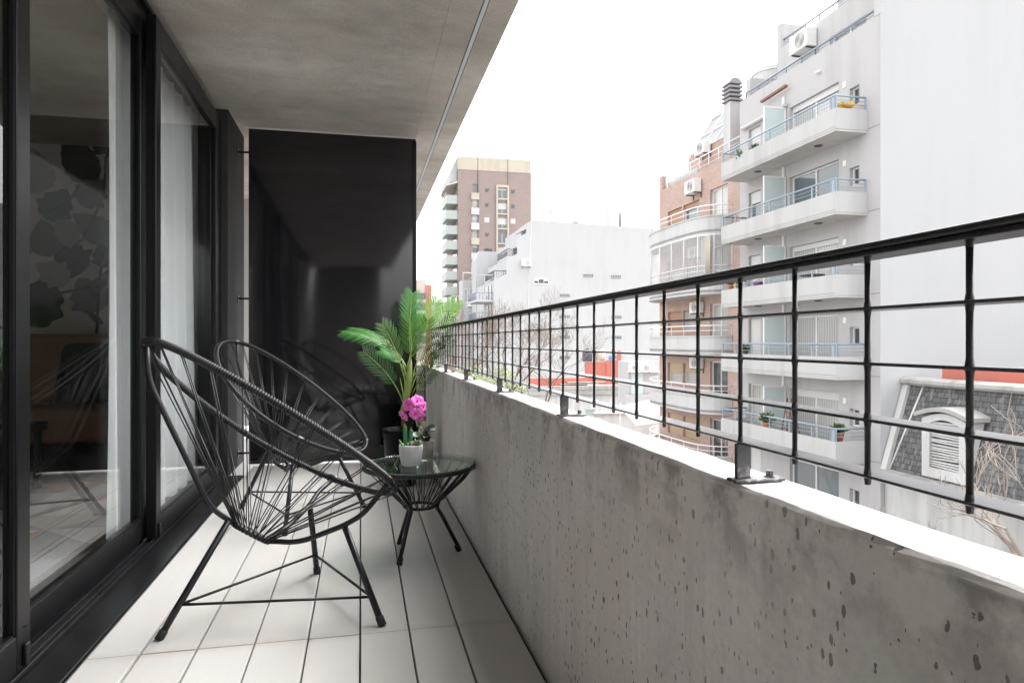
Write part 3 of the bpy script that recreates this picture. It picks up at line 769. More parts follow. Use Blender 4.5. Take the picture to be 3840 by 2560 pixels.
for q, (dx, dy, dz, yaw, pitch, s_) in enumerate(((-.024, -.01, .016, -30, 5, 1.1), (.012, -.02, .034, 10, 30, 1.15), (.036, .0, .008, 50, 5, 1.05), (-.044, .0, -.028, -60, -30, 1.1), (.004, -.025, -.018, 5, -12, 1.1), (.026, -.005, -.034, 35, -35, .95))):
    c0 = fl_c+Vector((dx, dy, dz)); rot = Matrix.Rotation(R(yaw), 3, 'Z') @ Matrix.Rotation(R(-pitch), 3, 'X') @ Matrix.Rotation(random.uniform(-.4, .4), 3, 'Y')
    m = MB()
    for k in range(5):
        a = 2*math.pi*k/5+math.pi/2; L, W_ = .026*s_, (.0165 if k in (1, 4) else .0125)*s_; nn, mm = 7, 6; vv = []
        for i in range(nn+1):
            u = i/nn
            for j in range(-mm//2, mm//2+1):
                v_ = j/(mm/2); ww = W_*math.sin(math.pi*(.08+.90*u))**.6
                x = u*L; y_ = v_*ww; zc = -.006*math.sin(u*2.4)+.006*v_*v_*u+.0015*math.sin(v_*7+k)*u
                p = Vector((x*math.cos(a)-y_*math.sin(a), zc, x*math.sin(a)+y_*math.cos(a))); vv.append(c0+rot @ p)
        m.add(vv, [(i*(mm+1)+j, i*(mm+1)+j+1, (i+1)*(mm+1)+j+1, (i+1)*(mm+1)+j) for i in range(nn) for j in range(mm)], True)
    f = m.build('flower', petm, t)
    b = c0+rot @ Vector((0, -.001, 0)); e = c0+rot @ Vector((0, -.011, -.004))
    MB().tube([b, (b+e)/2, e], [.003, .0045, .002], 8).build('throat', thr, f)

# ------------------------------------------------------------------ palm
def m_frond(name, a, b, tr=.34):
    k = NM(name); k.t.nodes.remove(k.b); v = k.pos(); n = k.noise(v, 30, 3)
    c = k.mix(a, b, n)
    pb = k.n('BsdfPrincipled'); k.l(c, pb.inputs['Base Color']); pb.inputs['Roughness'].default_value = .33
    tl = k.n('BsdfTranslucent'); tc = k.mix(c, (.22, .52, .07), .40); k.l(tc, tl.inputs[0])
    mx = k.n('MixShader'); mx.inputs[0].default_value = tr; k.l(pb.outputs[0], mx.inputs[1]); k.l(tl.outputs[0], mx.inputs[2]); k.l(mx.outputs[0], k.out.inputs['Surface']); return k.m
FM = [m_frond('palm_leaf_bright', (.055, .25, .05), (.12, .38, .09)), m_frond('palm_leaf_shaded', (.035, .105, .016), (.085, .185, .035), .12), m_frond('palm_leaf_dark', (.02, .07, .016), (.045, .12, .028), .08), m_frond('palm_leaf_lime', (.13, .42, .04), (.24, .52, .07))]  # olive copy darkened: shade on the centre fronds' backs put into its colour
ribm = m_green('palm_rib', (.22, .34, .07), (.34, .46, .13))
PXY = Vector((.292, 4.40, 0))
t = thing('potted_palm', 'artificial palm with feathery green fronds in a black pot behind the glass table', 'potted plant', tuple(PXY))
MB().lathe([(.001, 0), (.088, 0), (.092, .004), (.118, .335), (.124, .355), (.122, .36), (.112, .357), (.107, .32), (.001, .32)], 40, PXY.x-.04, PXY.y, True, False).build('pot', simple('black_plastic_pot', (.005, .005, .006), .3, 0, .1, 8, .1), t)
MB().lathe([(.001, .325), (.05, .33), (.106, .321)], 24, PXY.x-.04, PXY.y, True, False).build('soil', simple('soil', (.04, .03, .022), .95, 0, .4, 60), t)
def zt(px_, py_): return Vector((PXY.x, PXY.y, 0))
def at(zx, zy, dy=0.0):
    """point of the plant seen at (zx, zy) in the enlarged view, dy metres nearer or farther than the trunk"""
    u, v_ = 784+zx/6.095, 661.5+zy/6.095
    th = R(12.568); a = (u-1176)/1552; b = -(v_-784)/1552
    d = Vector((math.sin(th)+a*math.cos(th), math.cos(th)-a*math.sin(th), b)); k = (PXY.y+dy)/d.y
    return Vector((d.x*k, d.y*k, HC+d.z*k))
base = at(935, 1700); topp = at(955, 1060)
m = MB(); m.tube([(PXY.x-.03, PXY.y, .32), (PXY.x-.025, PXY.y, .46), at(830, 1780)], [.017, .016, .017], 12); m.build('trunk', simple('palm_bark', (.13, .085, .05), .9, 0, .4, 60, .3, .6), t)
m = MB()
m.tube([at(835, 1790), at(905, 1600), at(945, 1300), topp, at(965, 990)], [.017, .0215, .0205, .0165, .006], 14)
m.build('crown_shaft', m_green('palm_shaft', (.23, .31, .065), (.33, .40, .12), .45, 15), t)
def frond(p0, p1, p2, mi, blade_from=.35, L=.10, hint=(0, -1, .35), droop=.25, n=24, fwd=.62, WL=.0031):
    p0, p1, p2 = Vector(p0), Vector(p1), Vector(p2); hint = Vector(hint).normalized()
    B = lambda u: p0*(1-u)**2+p1*2*u*(1-u)+p2*u*u
    TG = lambda u: ((p1-p0)*(1-u)+(p2-p1)*u).normalized()
    rib = MB().tube([B(i/16) for i in range(17)], [.0042*(1-.8*i/16) for i in range(17)], 6)
    m_ = MB()
    for i in range(n):
        u = blade_from+(1-blade_from)*((i+.3)/n); p = B(u); tg = TG(u); w0 = (i+.3)/n
        ln = L*1.22*(math.sin(math.pi*(.16+.72*w0))**.8)*random.uniform(.88, 1.06)
        s_ = tg.cross(hint).normalized(); up = s_.cross(tg).normalized()
        for sg in (-1, 1):
            f_ = fwd+.5*w0+random.uniform(-.07, .07)
            d = (s_*sg+tg*f_+up*.12).normalized(); wd = d.cross(up).normalized()*WL
            q = [(0, .55), (.25, 1.0), (.6, .95), (.85, .55), (1, .05)]; vv = []
            for (r_, w_) in q:
                c_ = p+d*ln*r_-up*ln*droop*r_*r_+tg*ln*.14*r_*r_
                vv += [c_-wd*w_, c_+up*.0016*w_, c_+wd*w_]
            m_.add(vv, [(3*a_+k, 3*a_+k+1, 3*a_+4+k, 3*a_+3+k) for a_ in range(4) for k in (0, 1)], True)
    f = m_.build('frond', FM[mi], t); rib.build('rib', ribm, f)
random.seed(21)
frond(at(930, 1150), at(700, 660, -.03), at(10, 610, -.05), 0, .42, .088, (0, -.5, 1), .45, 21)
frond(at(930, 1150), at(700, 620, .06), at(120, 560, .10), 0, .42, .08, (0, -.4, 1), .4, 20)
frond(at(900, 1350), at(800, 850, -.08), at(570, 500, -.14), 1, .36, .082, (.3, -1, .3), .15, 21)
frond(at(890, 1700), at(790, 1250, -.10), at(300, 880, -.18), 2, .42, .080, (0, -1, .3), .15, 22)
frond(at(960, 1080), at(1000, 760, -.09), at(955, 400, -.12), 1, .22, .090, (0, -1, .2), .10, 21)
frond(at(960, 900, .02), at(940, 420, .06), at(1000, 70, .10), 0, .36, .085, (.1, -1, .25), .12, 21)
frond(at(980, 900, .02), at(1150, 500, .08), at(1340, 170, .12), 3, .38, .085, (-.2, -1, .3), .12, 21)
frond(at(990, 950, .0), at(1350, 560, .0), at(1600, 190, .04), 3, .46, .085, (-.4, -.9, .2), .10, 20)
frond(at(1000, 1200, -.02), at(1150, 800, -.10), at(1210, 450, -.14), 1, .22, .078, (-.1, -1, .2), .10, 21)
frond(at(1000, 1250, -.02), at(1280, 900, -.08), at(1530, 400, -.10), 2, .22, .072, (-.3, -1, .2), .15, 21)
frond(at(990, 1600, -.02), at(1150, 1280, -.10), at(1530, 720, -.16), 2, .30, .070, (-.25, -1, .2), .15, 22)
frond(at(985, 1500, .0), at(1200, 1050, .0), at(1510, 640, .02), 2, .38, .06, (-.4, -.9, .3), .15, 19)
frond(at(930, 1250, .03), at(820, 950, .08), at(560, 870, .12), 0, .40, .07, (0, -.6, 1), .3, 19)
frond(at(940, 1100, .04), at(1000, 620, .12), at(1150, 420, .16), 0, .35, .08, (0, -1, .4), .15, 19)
m = MB()      # sheath spikes round the shaft
for (a, b, dy) in (((930, 1280), (850, 1020), -.02), ((965, 1260), (960, 1070), -.02), ((985, 1300), (1030, 1140), -.01), ((900, 1420), (880, 1180), -.015), ((960, 1450), (1060, 1200), -.01), ((960, 1650), (1080, 1400), -.01), ((900, 1640), (820, 1250), -.01)):
    p, e = at(*a), at(*b, dy); m.tube([p, (p*2+e)/3, e], [.009, .006, .0008], 7)
m.build('leaf_sheath', ribm, t)
# ------------------------------------------------------------------ city: ground, street
tag(MB().box(-400, -300, -12.4, 500, 700, -11.7).build('ground', M['ground']), kind='structure')
tag(MB().box(3.5, -200, -11.7, 13.5, 500, -11.65).build('road', M['asphalt']), kind='structure')
tag(MB().box(13.5, -200, -11.7, 16.70, 500, -11.52).box(.6, -200, -11.7, 3.5, 500, -11.52).build('pavement', M['pave']), kind='structure')
# the building this balcony belongs to
t = thing('apartment_block', 'concrete apartment block carrying the balcony in the foreground', 'building', (-3, 3, -11.5))
MB().box(-8, -6, -11.6, -1.32, 12, -.21).box(-8, -6, 2.96, -1.32, 12, 8).build('facade_wall', M['grey_wall'], t)

def window(root, ax, pos, u0, u1, z0, z1, n=2, pane='pane', shut=0, smat='white_shutter', fw=.06, fm='wframe', sill=False):
    def bx(mb, ua, ub, za, zb, d0, d1):
        if ax == 'x': mb.box(pos+d0, ua, za, pos+d1, ub, zb)
        else: mb.box(ua, pos+d0, za, ub, pos+d1, zb)
    m = MB()
    bx(m, u0, u1, z0, z0+fw, -.06, 0); bx(m, u0, u1, z1-fw, z1, -.06, 0)
    for i in range(n+1):
        c = u0+(u1-u0)*i/n; a = u0 if i == 0 else (u1-fw if i == n else c-fw/2); bx(m, a, a+fw, z0+fw, z1-fw, -.06, 0)
    w_ = m.build('window', M[fm], root)
    m = MB(); bx(m, u0+.01, u1-.01, z0+.01, z1-.01, -.02, .03); m.build('pane', M[pane], w_)
    if shut:
        m = MB(); bx(m, u0+.03, u1-.03, z1-(z1-z0)*shut, z1-.01, -.085, -.062); m.build('roller_shutter', M[smat], w_)
    return w_

# ---- white apartment building opposite
FX = 16.75
t = thing('apartment_building', 'white apartment building opposite with stacked blue railed balconies and blank side wall', 'building', (22, 23, -11.5))
rails = [9.18, 6.39, 3.60, .83, -2.02]; floors = [r-.98 for r in rails]+[-5.8, -8.6]
YR, YL = 19.15, 27.65
holes = []
for fz in floors:
    holes += [(21.15, 24.0, fz+.02, fz+2.06), (26.02, 26.95, fz+.02, fz+2.06), (20.12, 20.60, fz+.95, fz+1.58)]
m = MB()
m.facade('x', FX, YR, YL, -11.6, 11.75, holes, .22)
m.add([(FX+.0, YR, 11.75), (FX+.25, YR, 11.75), (FX+.25, YL, 11.75), (FX, YL, 11.75)], [(0, 1, 2, 3)])
m.add([(FX+.25, YR, 11.0), (FX+.25, YL, 11.0), (FX+.25, YL, 11.75), (FX+.25, YR, 11.75)], [(0, 1, 2, 3)])
m.add([(FX, YL, -11.6), (30, YL, -11.6), (30, YL, 11.0), (FX+.25, YL, 11.0), (FX+.25, YL, 11.75), (FX, YL, 11.75)], [(0, 1, 2, 3, 4, 5)])
m.add([(FX+.25, YR, 11.0), (30, YR, 11.0), (30, YL, 11.0), (FX+.25, YL, 11.0)], [(0, 1, 2, 3)])
m.build('facade', M['grey_wall'], t)
MB().box(FX-.012, YR-.012, -11.6, 34, YR, 16.5).box(FX-.012, YR, 11.76, FX+.28, YR+.28, 16.5).build('side_wall', M['party'], t)
MB().box(FX+.3, YR+.28, 11.0, 30, YR+.6, 16.2).build('terrace_wall', M['white'], t)
m = MB(); m.facade('x', 18.2, YR+.6, 27.0, 11.0, 13.95, [(21.5, 23.5, 11.1, 13.0)], .2)
m.box(18.42, YR+.6, 11.0, 30, 26.99, 13.9); m.add([(18.2, 27, 11), (18.45, 27, 11), (18.45, 27, 13.95), (18.2, 27, 13.95)], [(0, 1, 2, 3)])
m.add([(18.2, YR+.6, 13.95), (18.45, YR+.6, 13.95), (18.45, 27, 13.95), (18.2, 27, 13.95)], [(0, 1, 2, 3)])
m.box(18.2, 26.7, 13.95, 20.8, 27.0, 15.05); m.box(19.4, YR+.6, 13.9, 30, 24.6, 17.2)
m.build('penthouse', M['white'], t)
MB().box(FX+.3, 27.3, 11.0, 17.9, 27.64, 12.75).build('parapet_pier', M['grey_wall'], t)
window(t, 'x', 18.4, 21.5, 23.5, 11.1, 13.0, 2, 'pane')
for fi, fz in enumerate(floors):
    window(t, 'x', FX+.2, 21.15, 24.0, fz+.02, fz+2.06, 2, ['pane_l', 'pane', 'pane_l', 'pane_l', 'pane_l', 'pane', 'pane'][fi], [.12, 0, .1, 0, .14, 0, 0][fi])
    window(t, 'x', FX+.2, 26.02, 26.95, fz+.02, fz+2.06, 1, ['pane_l', 'pane', 'pane', 'pane_l', 'pane_l', 'pane', 'pane'][fi], [.95, .25, .95, .95, 0, .9, .9][fi])
    window(t, 'x', FX+.2, 20.12, 20.60, fz+.95, fz+1.58, 1, 'pane_d')
    m = MB()
    if fi < 5: m.box(FX-.025, 20.75, fz+1.72, FX, 20.92, fz+1.92)
    if fi < 5: m.build('vent_grille', M['ac'], t)
    if fi > 4: continue
    z = rails[fi]; BX = 15.5; y0, y1 = 19.72, 27.1
    MB().box(FX-.004, YR, z-1.09, FX-.0005, y0-.003, z-1.065).box(BX-.004, y0+.01, z-1.06, BX-.0005, y1-.01, z-1.045).build('facade_joint', M['acdark'], t)
    b = MB().box(BX, y0, z-1.13, BX+.12, y1, z-.43).box(BX+.12, y0, z-1.13, FX-.003, y0+.12, z-.43).box(BX+.12, y1-.12, z-1.13, FX-.003, y1, z-.43).build('balcony', M['white'], t)
    MB().box(BX+.02, y0+.02, z-1.20, FX-.003, y1-.02, z-1.131).box(BX+.121, y0+.121, z-1.13, FX-.003, y1-.121, z-1.0).build('balcony_slab', M['soffit'], b)
    m = MB(); m.tube([(FX-.05, y0+.06, z), (BX+.05, y0+.06, z), (BX+.05, y1-.06, z), (FX-.05, y1-.06, z)], .035, 8)
    for dz in (-.14, -.27): m.tube([(FX-.05, y0+.06, z+dz), (BX+.05, y0+.06, z+dz), (BX+.05, y1-.06, z+dz), (FX-.05, y1-.06, z+dz)], .010, 6)
    for yy in (y0+.06, y0+.28, 21.0, 22.3, 23.55, 24.8, 26.0, y1-.06): m.box(BX+.03, yy-.025, z-.43, BX+.07, yy+.025, z)
    m.box(FX-.09, y0+.04, z-.43, FX-.05, y0+.08, z); m.box(FX-.09, y1-.08, z-.43, FX-.05, y1-.04, z); m.box(BX+.03, y0+.06, z-.43, BX+.07, y0+.28, z-.03)
    m.build('railing', M['blue'], b)
    for yy in (21.4, 25.2): MB().lathe([(.11, z-1.235), (.15, z-1.215), (.15, z-1.201)], 16, 16.1, yy).build('ceiling_lamp', M['darkmetal'], b)
    m = MB(); yy = 24.22; m.box(15.72, yy-.02, fz+.05, 15.78, yy+.03, fz+2.14).box(16.66, yy-.02, fz+.05, 16.72, yy+.03, fz+2.14).box(15.78, yy-.02, fz+2.08, 16.66, yy+.03, fz+2.14).box(15.78, yy-.02, fz+.05, 16.66, yy+.03, fz+.11)
    m.build('divider_frame', M['wframe'], b); MB().box(15.78, yy-.005, fz+.11, 16.66, yy+.015, fz+2.08).build('frosted_divider', M['frost'], b)
    MB().box(FX-.07, 24.30, fz-.02, FX-.003, 24.42, fz+1.62+1.0).build('drain_pipe', M['ac'], t)
for (X0, ya, yb, z) in ((FX+.1, 19.5, 27.3, 12.04), (18.35, 20.0, 26.9, 14.33)):
    m = MB(); m.tube([(X0, ya, z), (X0, yb, z)], .045, 8)
    for dz in (-.13, -.24): m.tube([(X0, ya, z+dz), (X0, yb, z+dz)], .012, 6)
    q = ya
    while q < yb+.01: m.box(X0-.02, q-.02, z-.37, X0+.02, q+.02, z); q += (yb-ya)/8
    m.build('terrace_railing', M['greyrail'], t)
m = MB(); m.lathe([(.09, 10.95), (.13, 10.98), (.13, 11.02)], 12, FX-.02, 22.2)
m.build('wall_light', M['ac'], t)
m = MB(); m.prism([(25.6, 11.0), (23.9, 11.05), (23.9, 11.14), (25.6, 11.09)], 'x', FX-.30, FX-.16); m.build('awning_arm', M['wood'], t)
MB().tube([(FX-.12, 27.3, 10.42), (FX-.12, 24.1, 10.42)], .08, 10).build('rolled_awning', M['trim'], t)

# ---- air conditioners
def make_ac(loc, label, rz=0, s=1.0):
    o = thing('air_conditioner', label, 'air conditioner', loc, rz, 'outdoor air conditioning units', world=False)
    m = MB().rbox(-.36, -.42, 0, 0, .42, .56, .02, 2).build('casing', M['ac'], o, (0, 0, 0))
    g = MB()
    for k in range(5): g.tube([(-.366, -.08+(.04+.045*k)*math.cos(a*.314), .28+(.04+.045*k)*math.sin(a*.314)) for a in range(20)] if False else [(-.366, -.08+(.04+.045*k)*math.cos(2*math.pi*a/20), .28+(.04+.045*k)*math.sin(2*math.pi*a/20)) for a in range(20)], .007, 5, closed=True)
    g.build('fan_grille', M['acdark'], o, (0, 0, 0))
    for y in (-.34, .34): MB().box(-.32, y-.02, -.04, -.001, y+.02, 0).box(0, y-.02, -.22, .03, y+.02, 0).build('bracket', M['darkmetal'], o, (0, 0, 0))
    return o
def ac(loc, label, rz=0, s=1):
    o = AC0 if AC0.get('used') is None else copy_tree(AC0)
    if o is AC0: AC0['used'] = 1
    elif 'used' in o: del o['used']
    o.location = loc; o.rotation_euler = (0, 0, rz); o['label'] = label; o.scale = (s, s, s); return o
AC0 = make_ac((0, 0, 0), 'x')
ac((18.17, 24.8, 12.98), 'white air conditioner on the penthouse wall behind the upper terrace railing of the white building', 0, 1.35)
ac((16.70, 31.6, 8.45), 'white air conditioner high on the brick wall above the curved balcony windows', 0, 1.2)
ac((17.93, 32.9, 10.85), 'white air conditioner on the set back brick storey just under its glazed roof', 0, 1.2)
ac((16.70, 31.3, 2.35), 'white air conditioner on the brick wall under the second curved white balcony')
ac((16.70, 31.3, -.45), 'white air conditioner on the brick wall under the third curved white balcony')
ac((16.70, 31.5, 5.15), 'air conditioner behind the netting of the enclosed curved balcony')
ac((22.0, 90, 11.2), 'small air conditioner fixed high on the blank white wall in the middle distance', R(90), 1.6)
ac((25.3, 60.3, -1.9), 'left one of two air conditioners standing on the grey rooftop shed', R(70), 1.1)
ac((26.5, 60.3, -1.9), 'right one of two air conditioners standing on the grey rooftop shed', R(70), 1.1)
ac((16.6, 104.0, 6.3), 'tiny air conditioner under the white balcony far down the street', 0, 1.5)

# ---- brick building with curved balconies
t = thing('brick_building', 'red brick apartment building with curved white balconies', 'building', (20, 32, -11.5))
BY0, BY1 = 27.66, 36.1
btops = [6.79, 3.99, 1.19, -1.61, -4.41]
holes = []
bf = [z-.12 for z in btops]+[-7.3]
bf_all = [6.3, 3.5, .7, -2.1, -4.9, -7.7]
for fz in bf_all: holes += [(33.35, 35.05, fz+.75, fz+1.85), (31.45, 33.2, fz+.75, fz+1.85), (28.7, 30.35, fz+.05, fz+2.05)]
m = MB(); m.facade('x', FX+.005, BY0, BY1, -11.6, 9.55, holes, .22); m.build('brick_front', M['brick'], t)
m = MB(); m.box(FX+.25, BY0, -11.6, 28, BY1, 9.3); m.box(FX+.005, BY1, -11.6, FX+.25, BY1+.02, 9.55); m.box(FX+.005, 35.75, 9.55, FX+.3, BY1, 10.35)
m.build('side_wall', M['brick_y'], t)
for i, fz in enumerate(bf_all):
    window(t, 'x', FX+.2, 33.35, 35.05, fz+.75, fz+1.85, 1, 'pane_l', [.98, .5, .95, .5, .98, 1][i], ['wood_shutter', 'wood_shutter', 'wood_shutter', 'tan_shutter', 'tan_shutter', 'tan_shutter'][i])
    window(t, 'x', FX+.2, 31.45, 33.2, fz+.75, fz+1.85, 1, ['pane', 'pane_d', 'pane_l', 'pane_l', 'pane_l', 'pane'][i], [.3, .4, .05, .4, .98, 1][i], ['wood_shutter', 'wood_shutter', 'wood_shutter', 'tan_shutter', 'tan_shutter', 'tan_shutter'][i])
    window(t, 'x', FX+.2, 28.7, 30.35, fz+.05, fz+2.05, 2, ['pane_l', 'pane', 'pane_l', 'pane_d', 'pane_d', 'pane'][i], 0)
# curved plan
def curve_plan(n=26):
    cps = [(16.74, 28.3), (15.5, 28.35), (15.25, 31.5), (15.35, 35.3), (16.74, 36.35)]
    P = [Vector((*c, 0)) for c in cps]
    segs = [P[0], (P[0]+P[1])/2]; out = [P[0]]
    ctrl = P
    for i in range(1, len(P)-1):
        a = P[0] if i == 1 else (P[i-1]+P[i])/2; b = P[-1] if i == len(P)-2 else (P[i]+P[i+1])/2
        for k in range(1, n//3+1):
            u = k/(n//3); out.append(a*(1-u)**2+P[i]*2*u*(1-u)+b*u*u)
    return [(q.x, q.y) for q in out]
cp = curve_plan()
def ribbon(mb, pl, z0, z1, th_=.12, out=0):
    c = Vector((16.9, 32.2)); inner = []
    outer = []
    for p in pl:
        d = (Vector(p)-c).normalized(); outer.append(Vector(p)+d*out); inner.append(Vector(p)-d*th_)
    n = len(pl)
    vv = [(p.x, p.y, z0) for p in outer]+[(p.x, p.y, z1) for p in outer]+[(p.x, p.y, z0) for p in inner]+[(p.x, p.y, z1) for p in inner]
    ff = []
    for i in range(n-1):
        ff += [(i, i+1, n+i+1, n+i), (2*n+i, 3*n+i, 3*n+i+1, 2*n+i+1), (n+i, n+i+1, 3*n+i+1, 3*n+i), (i, 2*n+i, 2*n+i+1, i+1)]
    mb.add(vv, ff)
for i, zt_ in enumerate(btops):
    m = MB(); ribbon(m, cp, zt_-.78, zt_-.06); ribbon(m, cp, zt_-.06, zt_, .2, .05); ribbon(m, cp, zt_-.86, zt_-.79, .2, .04)
    b = m.build('balcony', M['trim'], t)
    MB().prism(cp, 'z', zt_-.84, zt_-.66).build('balcony_slab', M['soffit'], b)
    m = MB()
    for dz in (.47, .24): m.tube([(x, y, zt_+dz) for x, y in cp], .028 if dz > .3 else .018, 6)
    for k in range(0, len(cp), 3): m.tube([(*cp[k], zt_), (*cp[k], zt_+.47)], .018, 6)
    m.build('railing', M['wframe'], b)
# netting enclosure of the second floor band
m = MB(); zlo, zhi = 3.99, 5.93
for k in range(0, len(cp), 3): m.tube([(*cp[k], zlo), (*cp[k], zhi)], .03, 6)
m.tube([(x, y, zhi-.04) for x, y in cp], .04, 6)
b = m.build('enclosure_frame', M['wframe'], t)
m = MB()
for k in range(46): m.tube([(x, y, zlo+.05+k*(zhi-zlo-.1)/46) for x, y in cp], .008, 4, cap=False, smooth=False)
for k in range(len(cp)-1):
    for q in range(3):
        u = q/3; x = cp[k][0]*(1-u)+cp[k+1][0]*u; y = cp[k][1]*(1-u)+cp[k+1][1]*u; m.tube([(x, y, zlo), (x, y, zhi)], .006, 4, cap=False, smooth=False)
m.build('netting', M['wframe'], b)
m = MB()
for k in range(10): m.tube([(15.62+.12*k if False else 15.7, 28.45+.09*k, zlo+.1), (15.7, 28.45+.09*k, zhi-.1)], .03, 6)
m.build('vertical_blind', M['tank_l'], t)
m = MB(); m.tube([(FX+.15, BY0+.2, 10.3), (FX+.15, 35.7, 10.3)], .035, 6)
for dz in (-.25, -.5): m.tube([(FX+.15, BY0+.2, 10.3+dz), (FX+.15, 35.7, 10.3+dz)], .014, 6)
for k in range(9): m.tube([(FX+.15, BY0+.2+k*.96, 9.5), (FX+.15, BY0+.2+k*.96, 10.3)], .02, 6)
m.build('roof_railing', M['wframe'], t)
MB().box(FX+.3, 32.2, 9.3, FX+.42, 35.7, 10.0).build('roof_parapet', M['trim'], t)
MB().box(18.0, 28.0, 9.3, 26, 35.0, 11.3).build('upper_storey', M['brick'], t)
m = MB(); m.prism([(18.0, 11.3), (26, 11.3), (26, 13.4), (19.3, 13.4)], 'y', 28.2, 34.7); g = m.build('glazed_roof', simple('cloudy_glazing', (.33, .34, .35), .7, 0, .2, 1.5, .15, obj=False), t)
m = MB()
for k in range(6):
    y = 28.2+k*1.3; m.tube([(17.98, y, 11.3), (19.28, y, 13.4)], .04, 6)
for (x, z) in ((17.98, 11.32), (18.62, 12.35), (19.28, 13.42)): m.tube([(x, 28.2, z), (x, 34.7, z)], .04, 6)
m.build('glazing_bar', M['wframe'], g)
c_ = MB().box(17.2, 29.25, 9.3, 17.75, 29.85, 12.4).build('chimney', M['trim'], t)
m = MB()
for k in range(4): m.box(17.12, 29.17, 12.45+k*.2, 17.83, 29.93, 12.55+k*.2)
m.prism([(17.12, 13.25), (17.83, 13.25), (17.65, 13.5), (17.3, 13.5)], 'y', 29.17, 29.93); m.box(17.3, 29.35, 12.4, 17.65, 29.75, 13.25)
m.build('chimney_cap', simple('sooty_concrete', (.27, .26, .27), .9), c_)
# water tank behind white building
t = thing('water_tank', 'round white rooftop water tank with hoops beside the penthouse', 'tank', (18.6, 27.6, 11))
MB().lathe([(.95, 11.0), (.95, 13.4), (.85, 13.55), (.2, 13.7)], 28, 18.75, 28.1).build('tank_body', M['trim'], t)
m = MB()
for z in (12.3, 12.8, 13.3): m.tube([(18.75+.97*math.cos(2*math.pi*a/28), 28.1+.97*math.sin(2*math.pi*a/28), z) for a in range(28)], .025, 5, closed=True)
m.build('hoop', M['ac'], t)

# ---- mansard house
t = thing('mansard_house', 'old house with slate mansard roof and arched white dormer, below the blank white wall', 'building', (22, 14, -11.5))
EX, EZ, RX, RZ = 16.78, -3.30, 17.70, -.45
y0, y1 = -14.0, YR-.03
MB().box(EX+.12, y0, -11.6, 27, y1, EZ-.05).build('facade_wall', M['old_white'], t)
m = MB(); m.prism([(EX+.05, EZ), (26, EZ), (26, RZ), (RX, RZ)], 'y', y0, y1-.25); r = m.build('roof', M['slate'], t)
m = MB(); m.prism([(RX-.16, RZ-.06), (RX-.24, RZ+.02), (RX-.22, RZ+.12), (RX-.05, RZ+.20), (RX+.25, RZ+.20), (RX+.25, RZ-.06)], 'y', y0, y1-.02); m.build('ridge_cornice', M['cornice'], r)
m = MB(); m.prism([(EX-.32, EZ-.06), (EX-.32, EZ+.02), (EX+.12, EZ+.06), (EX+.12, EZ-.2), (EX-.05, EZ-.2)], 'y', y0, y1-.02); m.build('eave_gutter', M['cornice'], r)
m = MB(); m.prism([(EX-.1, EZ+.0), (EX+.12, EZ), (RX+.1, RZ), (RX-.12, RZ)], 'y', y1-.25, y1-.02); m.build('gable_coping', M['old_white'], r)
m = MB(); m.tube([(EX+.05, 18.85, EZ+.05), (RX-.02, 18.36, RZ-.05)], .03, 6); m.build('vent_pipe', M['ac'], r)
MB().box(RX+.25, y0, RZ, RX+.4, y1-1.2, RZ+.52).build('terrace_wall', M['redpaint'], t)
# dormer
DX = 16.80
yc = 16.72; hw = .80; zb, zs = EZ+.12, -1.42
m = MB(); n = 12
arch = [(yc-hw, zs)]+[(yc-hw+2*hw*i/n, zs+.20*math.sin(math.pi*i/n)) for i in range(1, n)]+[(yc+hw, zs)]
inn = [(yc-.52, zs-.12)]+[(yc-.52+1.04*i/n, zs-.12+.13*math.sin(math.pi*i/n)) for i in range(1, n)]+[(yc+.52, zs-.12)]
# front with opening: left, right jamb, sill, arch head
m.prism([(yc-hw, zb), (yc-.52, zb), (yc-.52, zs-.12), (yc-hw, zs)], 'x', DX, DX+.25)
m.prism([(yc+.52, zb), (yc+hw, zb), (yc+hw, zs), (yc+.52, zs-.12)], 'x', DX, DX+.25)
m.prism([(yc-.52, zb), (yc+.52, zb), (yc+.52, zb+.30), (yc-.52, zb+.30)], 'x', DX+.002, DX+.25)
m.prism(arch+inn[::-1], 'x', DX+.001, DX+.25)
m.box(DX+.25, yc-hw, zb, DX+.9, yc-hw+.12, zs); m.box(DX+.25, yc+hw-.12, zb, DX+.9, yc+hw, zs)
d = m.build('dormer', M['old_white'], t)
m = MB(); a2 = [(yc-hw-.16+2*(hw+.16)*i/n, zs+.04+.22*math.sin(math.pi*i/n)) for i in range(n+1)]; a3 = [(y, z+.13) for y, z in a2]
m.prism(a2+a3[::-1], 'x', DX-.14, DX+.95); m.build('dormer_hood', M['cornice'], d)
MB().box(DX+.17, yc-.52, zb+.3, DX+.24, yc+.52, zs).build('dormer_dark', M['pane_d'], d)
m = MB(); random.seed(8); zz = zb+.32
while zz < zs-.10:
    a, b_ = random.uniform(-.022, .022), random.uniform(-.022, .022)
    m.add([(DX+.05, yc-.5, zz+a), (DX+.05, yc+.5, zz+b_), (DX+.05, yc+.5, zz+b_+.042), (DX+.05, yc-.5, zz+a+.042),
           (DX+.12, yc-.5, zz+a+.03), (DX+.12, yc+.5, zz+b_+.02), (DX+.12, yc+.5, zz+b_+.055), (DX+.12, yc-.5, zz+a+.055)],
          [(0, 1, 2, 3), (4, 7, 6, 5), (0, 4, 5, 1), (3, 2, 6, 7), (0, 3, 7, 4), (1, 5, 6, 2)]); zz += .082
m.build('louvre_shutter', M['old_white'], d)

